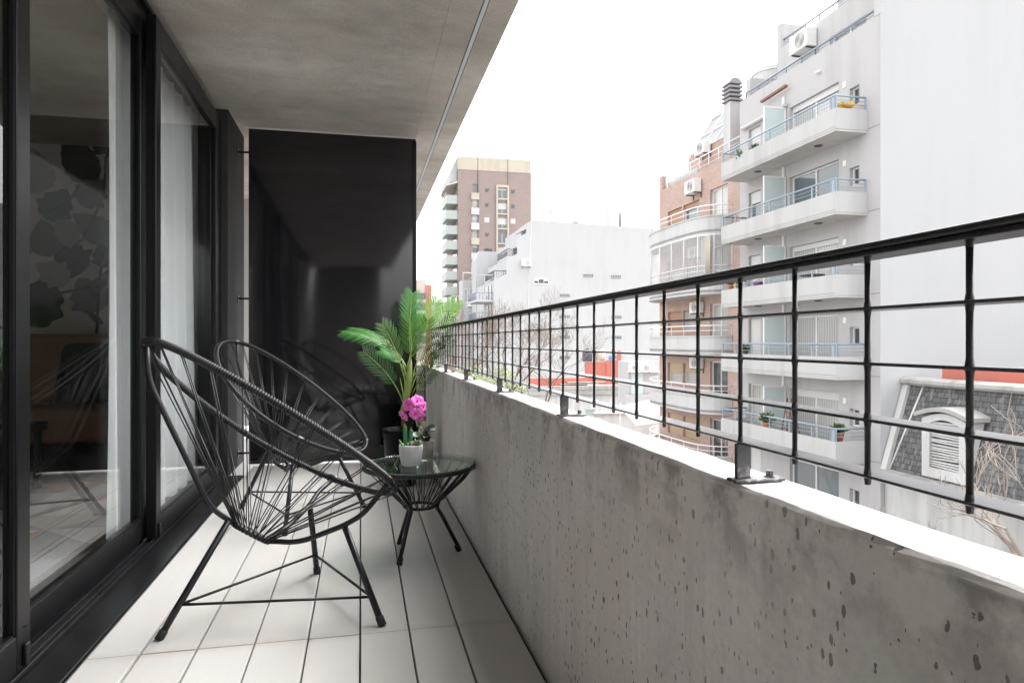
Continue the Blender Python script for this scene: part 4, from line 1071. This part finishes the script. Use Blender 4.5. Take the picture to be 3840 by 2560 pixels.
# ---- middle white building with blank wall and stepped terraces
t = thing('stepped_building', 'broad white building with a blank side wall and stepped back terraces', 'building', (28, 97, -11.5))
prof = [(17.5, -11.6), (17.5, 9.2), (19.3, 10.1), (19.3, 12.2), (20.8, 12.9), (20.8, 15.0), (22.1, 15.8), (22.1, 17.1), (22.9, 17.6), (44, 16.9), (44, -11.6)]
wm = MB(); vb = [(2.2*0, 0)]
gl = [(27.55, 7.3), (27.55, 4.36), (27.55, 1.52), (27.55, -1.3), (31.0, 10.13), (35.1, 10.05), (35.2, 4.36), (35.2, 1.5), (35.2, -1.3)]
wm.prism(prof, 'y', 90, 104); w0 = wm.build('blank_wall', M['farwhite'], t)
for (x, z) in gl:
    g = MB().box(x-.75, 89.97, z-.24, x+.75, 90.05, z+.24).build('glass_block_window', M['pane'], t)
    m = MB()
    for k in range(7): m.box(x-.75+k*.25-.02, 89.94, z-.24, x-.75+k*.25+.02, 89.97, z+.24)
    for k in (-1, 0, 1): m.box(x-.75, 89.945, z+k*.22-.02, x+.75, 89.972, z+k*.22+.02)
    m.build('block_joint', M['farwhite'], g)
x, z = 24.17, 9.25
arcp = [(x-1.15, z-.45), (x+1.15, z-.45), (x+1.15, z), (x+.5, z+.42), (x-.5, z+.42), (x-1.15, z)]
g = MB().prism(arcp, 'y', 89.93, 90.03).build('window', M['wframe'], t)
for a, b_ in ((-1.0, -.42), (-.34, .34), (.42, 1.0)): MB().box(x+a, 89.90, z-.32, x+b_, 89.93, z+(.22 if a == -.34 else .0)).build('pane', M['pane_d'], g)
m = MB(); m.tube([(22.2, 89.95, -11), (22.4, 89.95, 10), (22.8, 89.95, 17)], .03, 5); m.build('wall_cable', M['ac'], t)
for (xa, xb, z, c) in ((15.1, 17.5, 6.3, 'greyrail'), (15.1, 17.5, 3.6, 'greyrail'), (17.6, 19.3, 9.3, 'darkmetal'), (19.4, 20.8, 12.3, 'darkmetal')):
    b = MB().box(xa, 90.2, z, xb+.02, 97, z+.28).build('balcony', M['farwhite'], t)
    m = MB()
    for q in range(15): m.tube([(xa+.05, 90.3+q*.47, z+.28), (xa+.05, 90.3+q*.47, z+1.25)], .035, 4)
    for q in range(6): m.tube([(xa+.05+q*(xb-xa-.1)/5, 90.25, z+.28), (xa+.05+q*(xb-xa-.1)/5, 90.25, z+1.25)], .03, 4)
    m.tube([(xb, 90.25, z+1.25), (xa+.05, 90.25, z+1.25), (xa+.05, 97, z+1.25)], .05, 4)
    m.build('railing', M[c], b)
    if z < 9: MB().box(17.42, 91.2, z+.3, 17.52, 92.6, z+2.4).box(17.42, 93.6, z+.3, 17.52, 95, z+2.4).build('balcony_door', M['pane_d'], t)
m = MB(); m.tube([(15.15, 90.25, 7.5), (15.15, 90.25, 9.9), (17.5, 90.25, 9.9)], .05, 4); m.tube([(15.15, 90.25, 9.9), (15.15, 97, 9.9)], .05, 4); m.tube([(16.3, 90.25, 7.5), (16.3, 90.25, 9.9)], .04, 4); m.build('awning_frame', M['sage'], t)
for (x, z) in ((18.4, 9.7), (20.3, 13.4), (21.9, 16.0)):
    m = MB(); m.add([(x-1.0, 90.2, z-.2), (x+.4, 90.2, z+.5), (x+.4, 93, z+.5), (x-1.0, 93, z-.2), (x-1.0, 90.2, z-.26), (x+.4, 90.2, z+.44), (x+.4, 93, z+.44), (x-1.0, 93, z-.26)], [(0, 1, 2, 3), (4, 7, 6, 5), (0, 4, 5, 1), (3, 2, 6, 7), (0, 3, 7, 4), (1, 5, 6, 2)]); m.build('awning', M['trim'], t)
for x, w_ in ((36.4, .8), (38.6, 1.15)): MB().box(x-w_, 94, 16.6, x+w_, 95.5, 20.0).build('chimney', M['farwhite'], t)
m = MB(); m.box(26, 92, 17.4, 28.5, 93, 17.65); m.box(29.4, 92, 17.2, 30.2, 93, 17.9); m.box(42, 93, 16.8, 42.5, 94, 17.3); m.build('roof_hatch', M['darkmetal'], t)
# ---- neighbours down the street
t = thing('white_house', 'narrow white building with a sloping top behind the stepped terraces', 'building', (19, 104, -11.5))
MB().prism([(17.62, -11.6), (17.62, 13.8), (18.1, 15.15), (21.2, 15.1), (26, 15.1), (26, -11.6)], 'y', 105, 109.5).build('house_wall', M['farwhite'], t)
MB().box(19.0, 105.5, 15.1, 20.3, 106, 15.6).build('roof_box', M['darkmetal'], t)
t = thing('balcony_house', 'small grey and white building with pale balconies below the brown tower', 'building', (17, 111, -11.5))
m = MB(); m.box(16.2, 109.8, -11.6, 22, 114, 11.0); m.build('house_wall', M['farwhite'], t)
m = MB(); m.box(15.9, 109.7, -11.6, 16.2, 114, 6.8); m.build('front_wall', simple('pinkish_render', (.40, .33, .32), .8, 0, .1, .5, obj=False), t)
for z in (6.9, 3.4):
    b = MB().box(14.4, 109.9, z, 16.2, 114, z+.3).build('balcony', M['farwhite'], t)
    m = MB()
    for q in range(9): m.tube([(14.45, 110+q*.47, z+.3), (14.45, 110+q*.47, z+1.4)], .03, 4)
    for q in range(5): m.tube([(14.45+q*.4, 109.95, z+.3), (14.45+q*.4, 109.95, z+1.4)], .03, 4)
    m.tube([(16.2, 109.95, z+1.4), (14.45, 109.95, z+1.4), (14.45, 114, z+1.4)], .06, 4); m.build('railing', M['wframe'], b)
for q in range(3): window(t, 'y', 109.79, 16.4+q*.9, 17.0+q*.9, 7.2, 9.6, 1, 'pane_l')
for q in range(3): window(t, 'y', 109.69, 15.95+.0*q, 16.15, 1.2+q*-3, 2.9+q*-3, 1, 'pane_d')
m = MB(); m.tube([(16.3, 110, 11), (16.3, 110, 12.2), (19, 110, 12.2)], .08, 4); m.build('roof_rail', M['wframe'], t)
# ---- brown tower
t = thing('apartment_tower', 'tall brown tower with a beige top band and balconies stacked on its left side', 'building', (23, 125, -11.5))
holes = []
for k in range(12):
    z = 26.9-k*2.62
    holes += [(18.95, 20.05, z-.0, z+1.55), (23.5, 25.2, z-.75, z+1.2)]
    if k != 2: holes += [(21.2, 21.95, z+.25, z+.95), (25.9, 26.6, z+.2, z+.9)]
m = MB(); m.facade('y', 117, 16.45, 29.6, -11.6, 30.9, holes, .35); m.box(16.45, 117.36, -11.6, 29.6, 133, 30.8)
m.add([(29.6, 117, -11.6), (29.6, 117.36, -11.6), (29.6, 117.36, 30.9), (29.6, 117, 30.9)], [(0, 1, 2, 3)]); m.add([(16.45, 117, -11.6), (16.45, 117.36, -11.6), (16.45, 117.36, 30.9), (16.45, 117, 30.9)], [(3, 2, 1, 0)])
m.build('tower_wall', M['tower'], t)
MB().box(16.4, 116.94, 30.9, 29.5, 133, 33.2).build('top_band', M['beige'], t)
MB().box(19.9, 116.9, -5, 19.98, 116.99, 33.2).box(25.25, 116.9, 28.3, 25.33, 116.93, 33.2).build('downpipe', M['darkmetal'], t)
m = MB(); m.box(23.2, 116.7, 0, 23.5, 117.05, 28.5).box(25.2, 116.7, 0, 25.5, 117.05, 28.5).box(23.5, 116.7, 28.1, 25.2, 117.05, 28.5)
for k in range(11): z = 26.9-k*2.62; m.box(23.5, 116.72, z-1.0, 25.2, 117.05, z-.75)
m.build('window_surround', M['beige'], t)
for k in range(11):
    z = 26.9-k*2.62
    window(t, 'y', 117.33, 18.95, 20.05, z, z+1.55, 1, ['pane', 'pane_l', 'pane_l', 'pane_l', 'pane'][k % 5], [0, .5, .6, .2, .4][k % 5])
    MB().box(18.75, 116.6, z-1.2, 20.15, 117.0, z-.03).build('window_box', M['beige'] if k in (0, 3) else M['trim'], t)
    window(t, 'y', 117.33, 23.5, 25.2, z-.75, z+1.2, 2, 'pane', [.25, .6, .65, 0, .4][k % 5])
    if k != 2: window(t, 'y', 117.33, 21.2, 21.95, z+.25, z+.95, 1, 'pane_d'); window(t, 'y', 117.33, 25.9, 26.6, z+.2, z+.9, 1, 'pane_d')
    else:
        MB().box(21.1, 116.93, z+.15, 22.0, 117.0, z+1.05).build('window', M['trim'], t); MB().box(25.8, 116.93, z+.1, 26.7, 117.0, z+1).build('window', M['trim'], t)
    zb_ = 26.4-2.65*k
    b = MB().box(14.4, 117.2, zb_-1.35, 16.43, 117.3, zb_).box(14.4, 117.3, zb_-1.35, 14.5, 124, zb_).box(14.4, 117.2, zb_-1.5, 16.43, 124, zb_-1.351).build('balcony', M['sage'], t)
    m = MB(); m.box(14.38, 117.25, zb_+.3, 14.44, 124, zb_+.38); m.build('railing', M['wframe'], b)
    MB().box(16.38, 118, zb_-1.1, 16.44, 123, zb_+.9).build('balcony_window', M['pane_l'], t)
MB().prism([(14.4, 28.0), (16.45, 28.6), (16.45, 28.9), (14.4, 28.2)], 'y', 117.1, 126).build('top_canopy', M['soffit'], t)
MB().prism([(15.2, 28.9), (16.39, 28.9), (16.39, 33.1), (15.2, 30.6)], 'y', 118, 132).build('stair_head', M['farwhite'], t)

# ---- far brick block and pale block at the end of the street
t = thing('far_building', 'distant brick and beige block at the end of the street', 'building', (18, 205, -11.5))
MB().box(12, 200, -11.6, 18.6, 212, 19).build('block_wall', simple('far_beige', (.50, .43, .38), .9, 0, .06, .3, obj=False), t)
MB().box(18.4, 199.8, -11.6, 20.2, 212, 17.6).build('brick_corner', simple('far_brick', (.45, .19, .14), .9, 0, .1, .3, obj=False), t)
for k in range(5): MB().box(14.5, 199.4, 13.5-k*3.2, 18.3, 199.99, 15.1-k*3.2).build('window_strip', M['pane'], t)
for k in range(5): MB().box(14.0, 198.6, 12.2-k*3.2, 18.4, 200, 13.2-k*3.2).build('balcony', M['sage'], t)
t = thing('pale_building', 'pale windowless block low on the horizon left of the tower', 'building', (24, 225, -11.5))
MB().box(20.6, 220, -11.6, 34, 235, 13.5).build('block_wall', M['farwhite'], t)
MB().box(20.8, 219.9, 13.5, 33.8, 220.3, 13.8).build('roof_edge', M['ac'], t)

# ---- low houses between brick building and blank wall
t = thing('low_house', 'low old rendered house with a cornice in front of the blank white wall', 'building', (27, 82, -11.5))
m = MB(); m.facade('y', 78, 17.2, 33.5, -11.6, -4.9, [(26.5, 27.7, -8.5, -7.3)], .2); m.box(17.2, 78.22, -11.6, 33.5, 89.9, -5.0); m.box(17.2, 78, -11.6, 17.4, 78.22, -4.9)
m.build('house_wall', M['old_white'], t)
MB().box(17.0, 77.6, -5.5, 33.5, 78.0, -5.2).box(17.1, 77.8, -4.9, 33.5, 78.4, -4.45).build('cornice', M['cornice'], t)
window(t, 'y', 78.18, 26.5, 27.7, -8.5, -7.3, 1, 'sage')
MB().box(27.2, 80, -4.45, 32.3, 80.3, -1.6).box(29.9, 79.9, -4.45, 32.25, 79.99, -1.45).box(31.4, 79.8, -1.45, 31.8, 80.2, -.2).build('terrace_wall', M['redpaint'], t)
MB().box(19.8, 79.2, -5.0, 27.2, 79.5, -3.55).build('parapet', M['redpaint'], t)
m = MB(); m.box(24.5, 78.6, -4.1, 29.3, 79.1, -4.0); m.box(23.5, 78.5, -4.3, 28.4, 78.9, -4.22); m.build('roof_sheet', M['sage'], t)
t = thing('water_tank', 'dark blue rooftop water tank above the red wall', 'tank', (28, 81.5, -1.7), 0, 'rooftop tanks above the red wall')
MB().lathe([(.6, -1.6), (.62, -1.4), (.62, -.3), (.5, -.1), (.2, -.02)], 20, 27.95, 81.5).build('tank_body', M['tank_d'], t); MB().lathe([(.25, -.04), (.25, .06)], 12, 27.95, 81.5).build('lid', M['darkmetal'], t)
t = thing('water_tank', 'cream rooftop water tank above the red wall', 'tank', (29.6, 81.5, -1.7), 0, 'rooftop tanks above the red wall')
MB().lathe([(.62, -1.4), (.66, -1.3), (.66, -.35), (.5, -.12), (.25, -.02)], 20, 29.7, 81.5).build('tank_body', M['tank_l'], t); MB().lathe([(.25, -.04), (.25, .1)], 12, 29.7, 81.5).build('lid', M['tank_l'], t)
MB().box(29.1, 81, -1.9, 30.3, 82, -1.4).build('stand', M['trim'], t)
t = thing('plastic_drum', 'small light blue drum on the roof behind the red wall', 'drum', (31.3, 81.5, -1.7))
MB().lathe([(.33, -1.9), (.38, -1.7), (.38, -1.0), (.30, -.85)], 18, 31.2, 81.5).build('drum_body', M['blue_drum'], t); MB().lathe([(.15, -.85), (.15, -.78)], 10, 31.2, 81.5).build('lid', M['blue_drum'], t)
t = thing('rooftop_shed', 'grey rooftop shed with a door left of the brick building', 'shed', (26.2, 61.5, -3.5))
MB().box(24.4, 60.0, -11.6, 28.5, 60.7, -4.2).box(25.0, 60.9, -5.5, 28.2, 63.5, -1.0).build('shed_wall', M['grey_wall'], t)
MB().box(25.3, 60.84, -4.2, 26.5, 60.9, -2.0).build('shed_door', M['frost'], t)
MB().box(24.9, 60.2, -2.04, 28.2, 60.9, -1.96).build('shelf', M['ac'], t)
t = thing('side_wall', 'weathered low boundary wall with scaffolding lines beside the brick building', 'wall', (24, 50, -11.5))
MB().box(17.0, 48, -11.6, 25, 48.3, -4.6).build('wall_body', M['old_white'], t); MB().box(17.0, 47.9, -4.6, 25, 48.4, -4.45).build('coping', M['cornice'], t)
t = thing('awning', 'white fabric awning in front of the low houses', 'awning', (19.5, 43, -4))
m = MB(); m.add([(17.6, 41.5, -4.6), (20.4, 41.5, -4.3), (20.4, 44.5, -3.1), (17.6, 44.5, -3.6), (17.6, 41.5, -4.7), (20.4, 41.5, -4.4), (20.4, 44.5, -3.2), (17.6, 44.5, -3.7)], [(0, 1, 2, 3), (4, 7, 6, 5), (0, 4, 5, 1), (3, 2, 6, 7), (0, 3, 7, 4), (1, 5, 6, 2)]); m.build('canopy', M['trim'], t)
m = MB()
for x in (17.65, 20.35): m.tube([(x, 44.4, -11.5), (x, 44.4, -3.4)], .04, 6)
m.build('post', M['ac'], t)

# ---- antennas
def antenna(x, y, z0, h, label, yagi=True):
    t = thing('antenna', label, 'antenna', (x, y, z0), 0, 'rooftop antennas')
    MB().tube([(x, y, z0), (x, y, z0+h)], .06 if y > 60 else .02, 5).build('mast', M['antm'], t)
    if yagi:
        m = MB(); m.tube([(x-1.9, y, z0+h-.05), (x+2.2, y, z0+h-.05)], .07, 5)
        for k in range(7): m.tube([(x-1.6+k*.6, y-.4, z0+h-.05), (x-1.6+k*.6, y+.4, z0+h-.05)], .02, 4)
        for s_ in (-1, 1):
            m.tube([(x+s_*1.1, y, z0+h-2.0), (x+s_*1.1, y, z0+h-.7)], .05, 5)
            m.tube([(x, y, z0+h-1.5), (x+s_*1.3, y, z0+h-1.35)], .05, 5)
        m.build('yagi_array', M['antm'], t)
    else:
        m = MB()
        for k in range(3): m.tube([(x-.5+.1*k, y, z0+h*.55+.25*k), (x+.5-.1*k, y, z0+h*.55+.25*k)], .05, 4)
        m.build('crossbar', M['antm'], t)
antenna(32.6, 93, 17.0, 4.5, 'large white television antenna in the middle of the blank white building roof')
antenna(26.1, 92, 17.2, 3.2, 'thin single antenna mast left on the blank white building roof', False)
antenna(42.0, 94, 16.7, 4.6, 'thin antenna mast right of the two roof chimneys', False)
antenna(28.5, 120, 33.2, 3.4, 'antenna at the right end of the tower roof', False)
antenna(27.3, 120, 33.2, 2.4, 'shorter antenna left of the tallest one on the tower roof', False)
antenna(15.6, 204, 19, 7, 'antenna on the distant brick and beige block', False)
antenna(19.6, 29.5, 11.2, 3.6, 'thin antenna behind the brick building chimney', False)

# ---- pots and things on the balconies opposite
def flowerpot(x, y, z, label, mat, s=1., leafm='leaf', h=.35, n=60):
    t = thing('flower_pot', label, 'potted plant', (x, y, z), 0, 'flower pots on the white balconies')
    MB().lathe([(.09*s, z), (.13*s, z+.2*s), (.14*s, z+.22*s), (.12*s, z+.2*s)], 14, x, y).build('pot', M[mat], t)
    m = MB()
    for i in range(n):
        a = random.random()*6.28; e = random.uniform(.2, 1.3); d = Vector((math.cos(a)*math.cos(e), math.sin(a)*math.cos(e), math.sin(e))); b = Vector((x, y, z+.2*s))
        blade(m, b, b+d*h*.6+Vector((0, 0, .06)), b+d*h*random.uniform(.6, 1), .03*s, (d.y, -d.x, .4), 4)
    m.build('foliage', M[leafm], t)
random.seed(31)
flowerpot(15.72, 24.7, 8.42, 'terracotta pot with a leafy plant on the top white balcony beside the frosted divider', 'terracotta', 1.3)
flowerpot(15.75, 25.7, 8.30, 'tall cactus like plant in a pot on the top white balcony', 'terracotta', 1.1, 'leaf', .6, 20)
flowerpot(16.2, 20.1, 8.55, 'yellowing plant at the corner of the top white balcony', 'terracotta', 1.2, 'yellow', .45)
flowerpot(15.66, 26.6, 3.17, 'red pot with green plant at the left end of the third white balcony', 'terracotta', 1.0)
flowerpot(15.66, 26.1, 3.17, 'yellow pot with green plant at the left end of the third white balcony', 'yellow', 1.0)
flowerpot(15.68, 25.5, .30, 'dark leafy plant low behind the railing of the fourth white balcony', 'darkmetal', 1.1)
flowerpot(15.66, 23.9, -2.55, 'bushy plant behind the railing of the lowest white balcony', 'terracotta', 1.3, 'leaf', .5)
flowerpot(15.9, 20.1, -2.5, 'terracotta planter with flowers at the corner of the lowest white balcony', 'terracotta', 1.5, 'leaf', .4)
t = thing('bucket', 'purple bucket on the third white balcony', 'bucket', (15.72, 24.9, 2.9))
MB().lathe([(.16, 2.75), (.22, 3.30), (.23, 3.32), (.2, 3.3)], 16, 15.75, 24.6).build('bucket_body', M['purple'], t)
MB().tube([(15.55, 24.6, 3.3), (15.75, 24.6, 3.42), (15.95, 24.6, 3.3)], .012, 5).build('handle', M['darkmetal'], t)
t = thing('step_ladder', 'brown wooden step ladder leaning on the lowest white balcony', 'ladder', (16.0, 23.4, -3.0))
m = MB()
for dx in (0, .35): m.tube([(15.8, 22.9+dx, -2.98), (16.1, 22.95+dx*.8, -1.25)], .025, 6)
for dx in (0, .35): m.tube([(16.5, 22.9+dx, -2.98), (16.1, 22.95+dx*.8, -1.25)], .02, 6)
m.build('rail', M['wood'], t); m = MB()
for k in range(1, 6): u = k/6; m.box(15.8+.3*u-.04, 22.9, -2.98+1.73*u, 15.8+.3*u+.04, 23.25, -2.98+1.73*u+.03)
m.build('tread', M['wood'], t)
t = thing('round_table', 'small round dark table on the third white balcony', 'table', (16.0, 21.6, 2.62))
MB().lathe([(.42, 3.30), (.44, 3.32), (.42, 3.34)], 24, 16.0, 21.6).build('table_top', M['darkmetal'], t); MB().tube([(16, 21.6, 2.62), (16, 21.6, 3.3)], .03, 8).build('pedestal', M['darkmetal'], t)

# ---- trees
def grow(mb, p, d, L, r, depth, rnd, spread=.55, up=.15, minr=.006, segs=4, taper=.62):
    pts = [p]; rs = [r]; q = p.copy(); dd = d.copy()
    for i in range(segs):
        dd = (dd+Vector((rnd.gauss(0, .13), rnd.gauss(0, .13), rnd.gauss(0, .10)+up*.25))).normalized(); q = q+dd*L/segs
        pts.append(q.copy()); rs.append(max(minr*.7, r*(1-(1-taper)*(i+1)/segs)))
    mb.tube(pts, rs, 6 if r > .03 else 4, cap=False)
    if depth == 0: return
    nb = rnd.choice([2, 3, 3])
    for k in range(nb):
        i = rnd.randint(2, segs) if k else segs
        ax = Vector((rnd.gauss(0, 1), rnd.gauss(0, 1), rnd.gauss(0, .6))).normalized()
        nd = (dd+ax*spread*rnd.uniform(.8, 1.5)+Vector((0, 0, up))).normalized()
        grow(mb, pts[i], nd, L*rnd.uniform(.62, .85), max(minr, rs[i]*rnd.uniform(.62, .8)), depth-1, rnd, spread, up, minr, segs, taper)
def bare_tree(x, y, zt_, fork_z, label, seed, r=.14, L=1.6, depth=6, mat='bark', spread=.55, lean=(0, 0), nmain=4, up=.15, z0=-11.5, minr=.006):
    rnd = random.Random(seed)
    t = thing('bare_tree', label, 'tree', (x, y, z0), 0, 'leafless street trees')
    top = Vector((x+lean[0], y+lean[1], fork_z))
    MB().tube([(x, y, z0), (x+lean[0]*.4+.08, y+lean[1]*.4, z0+(fork_z-z0)*.5), top], [r*1.5, r*1.15, r], 10).build('trunk', M[mat], t)
    m = MB()
    for k in range(nmain):
        a = 2*math.pi*(k+.3*rnd.random())/nmain; d = Vector((math.cos(a)*.75, math.sin(a)*.75, .9)).normalized()
        grow(m, top.copy(), d, L*rnd.uniform(.85, 1.15), r*.62, depth, rnd, spread, up, minr)
    m.build('crown', M[mat], t)
    return t
bare_tree(9.2, 42.0, 0, -2.4, 'bare tree with fine dark twigs in front of the blank white wall', 1, .13, 2.1, 6)
bare_tree(12.2, 46.0, 0, -4.2, 'bare tree over the low house in front of the blank white wall', 2, .12, 2.0, 6)
bare_tree(7.2, 47.0, 0, -2.0, 'bare tree nearest the left end of the railing far down the street', 3, .12, 2.2, 6)
bare_tree(14.6, 12.2, 0, -4.3, 'pale bare tree in front of the slate roof at the right', 4, .10, 1.3, 4, 'bark_p', .62, (0, 0), 4, .18, minr=.012)
bare_tree(14.3, 15.6, 0, -6.4, 'short bare tree in front of the old house eaves, under the dormer', 15, .07, 1.1, 4, 'bark_p', .5, (0, 0), 3, .3, minr=.010)
bare_tree(13.9, 24.0, 0, -6.8, 'bare tree below the lowest balcony of the white building', 8, .08, 1.2, 4, 'bark_p', .5, (0, 0), 3, .25, minr=.010)
def leaf_tree(x, y, cz, rad, label, seed, n=5200, z0=-11.5):
    rnd = random.Random(seed); t = thing('leafy_tree', label, 'tree', (x, y, z0), 0, 'green street trees')
    MB().tube([(x, y, z0), (x+.1, y, (z0+cz)/2), (x, y, cz-.2)], [.16, .12, .08], 8).build('trunk', M['bark'], t)
    cl = [(Vector((x+rnd.gauss(0, rad*.5), y+rnd.gauss(0, rad*.5), cz+rnd.gauss(0, rad*.38))), rnd.uniform(.25, .5)*rad) for _ in range(26)]
    m = MB()
    for i in range(n):
        c, r_ = rnd.choice(cl); d = Vector((rnd.gauss(0, 1), rnd.gauss(0, 1), rnd.gauss(0, .8))); d = d.normalized()*r_*rnd.random()**.4
        p = c+d; a = Vector((rnd.gauss(0, 1), rnd.gauss(0, 1), rnd.gauss(0, 1))).normalized(); b = a.orthogonal().normalized(); s_ = rnd.uniform(.05, .11)
        m.add([p-a*s_, p+b*s_*.5, p+a*s_, p-b*s_*.5], [(0, 1, 2, 3)])
    br = MB()
    for c, r_ in cl[:14]: br.tube([(x, y, cz-1.2), (Vector((x, y, cz-.4))+c)/2, c], [.05, .03, .012], 5)
    br.build('branches', M['bark'], t)
    k = m_frond('street_leaf_%d' % seed, (.13, .17, .05), (.30, .33, .13)) ; m.build('crown', k, t)
leaf_tree(6.6, 40.0, -2.3, 2.3, 'yellowish green leafy tree beyond the far end of the railing', 1)
leaf_tree(9.6, 56.0, -3.6, 2.4, 'small leafy green tree behind the bare street trees', 2)
clean()
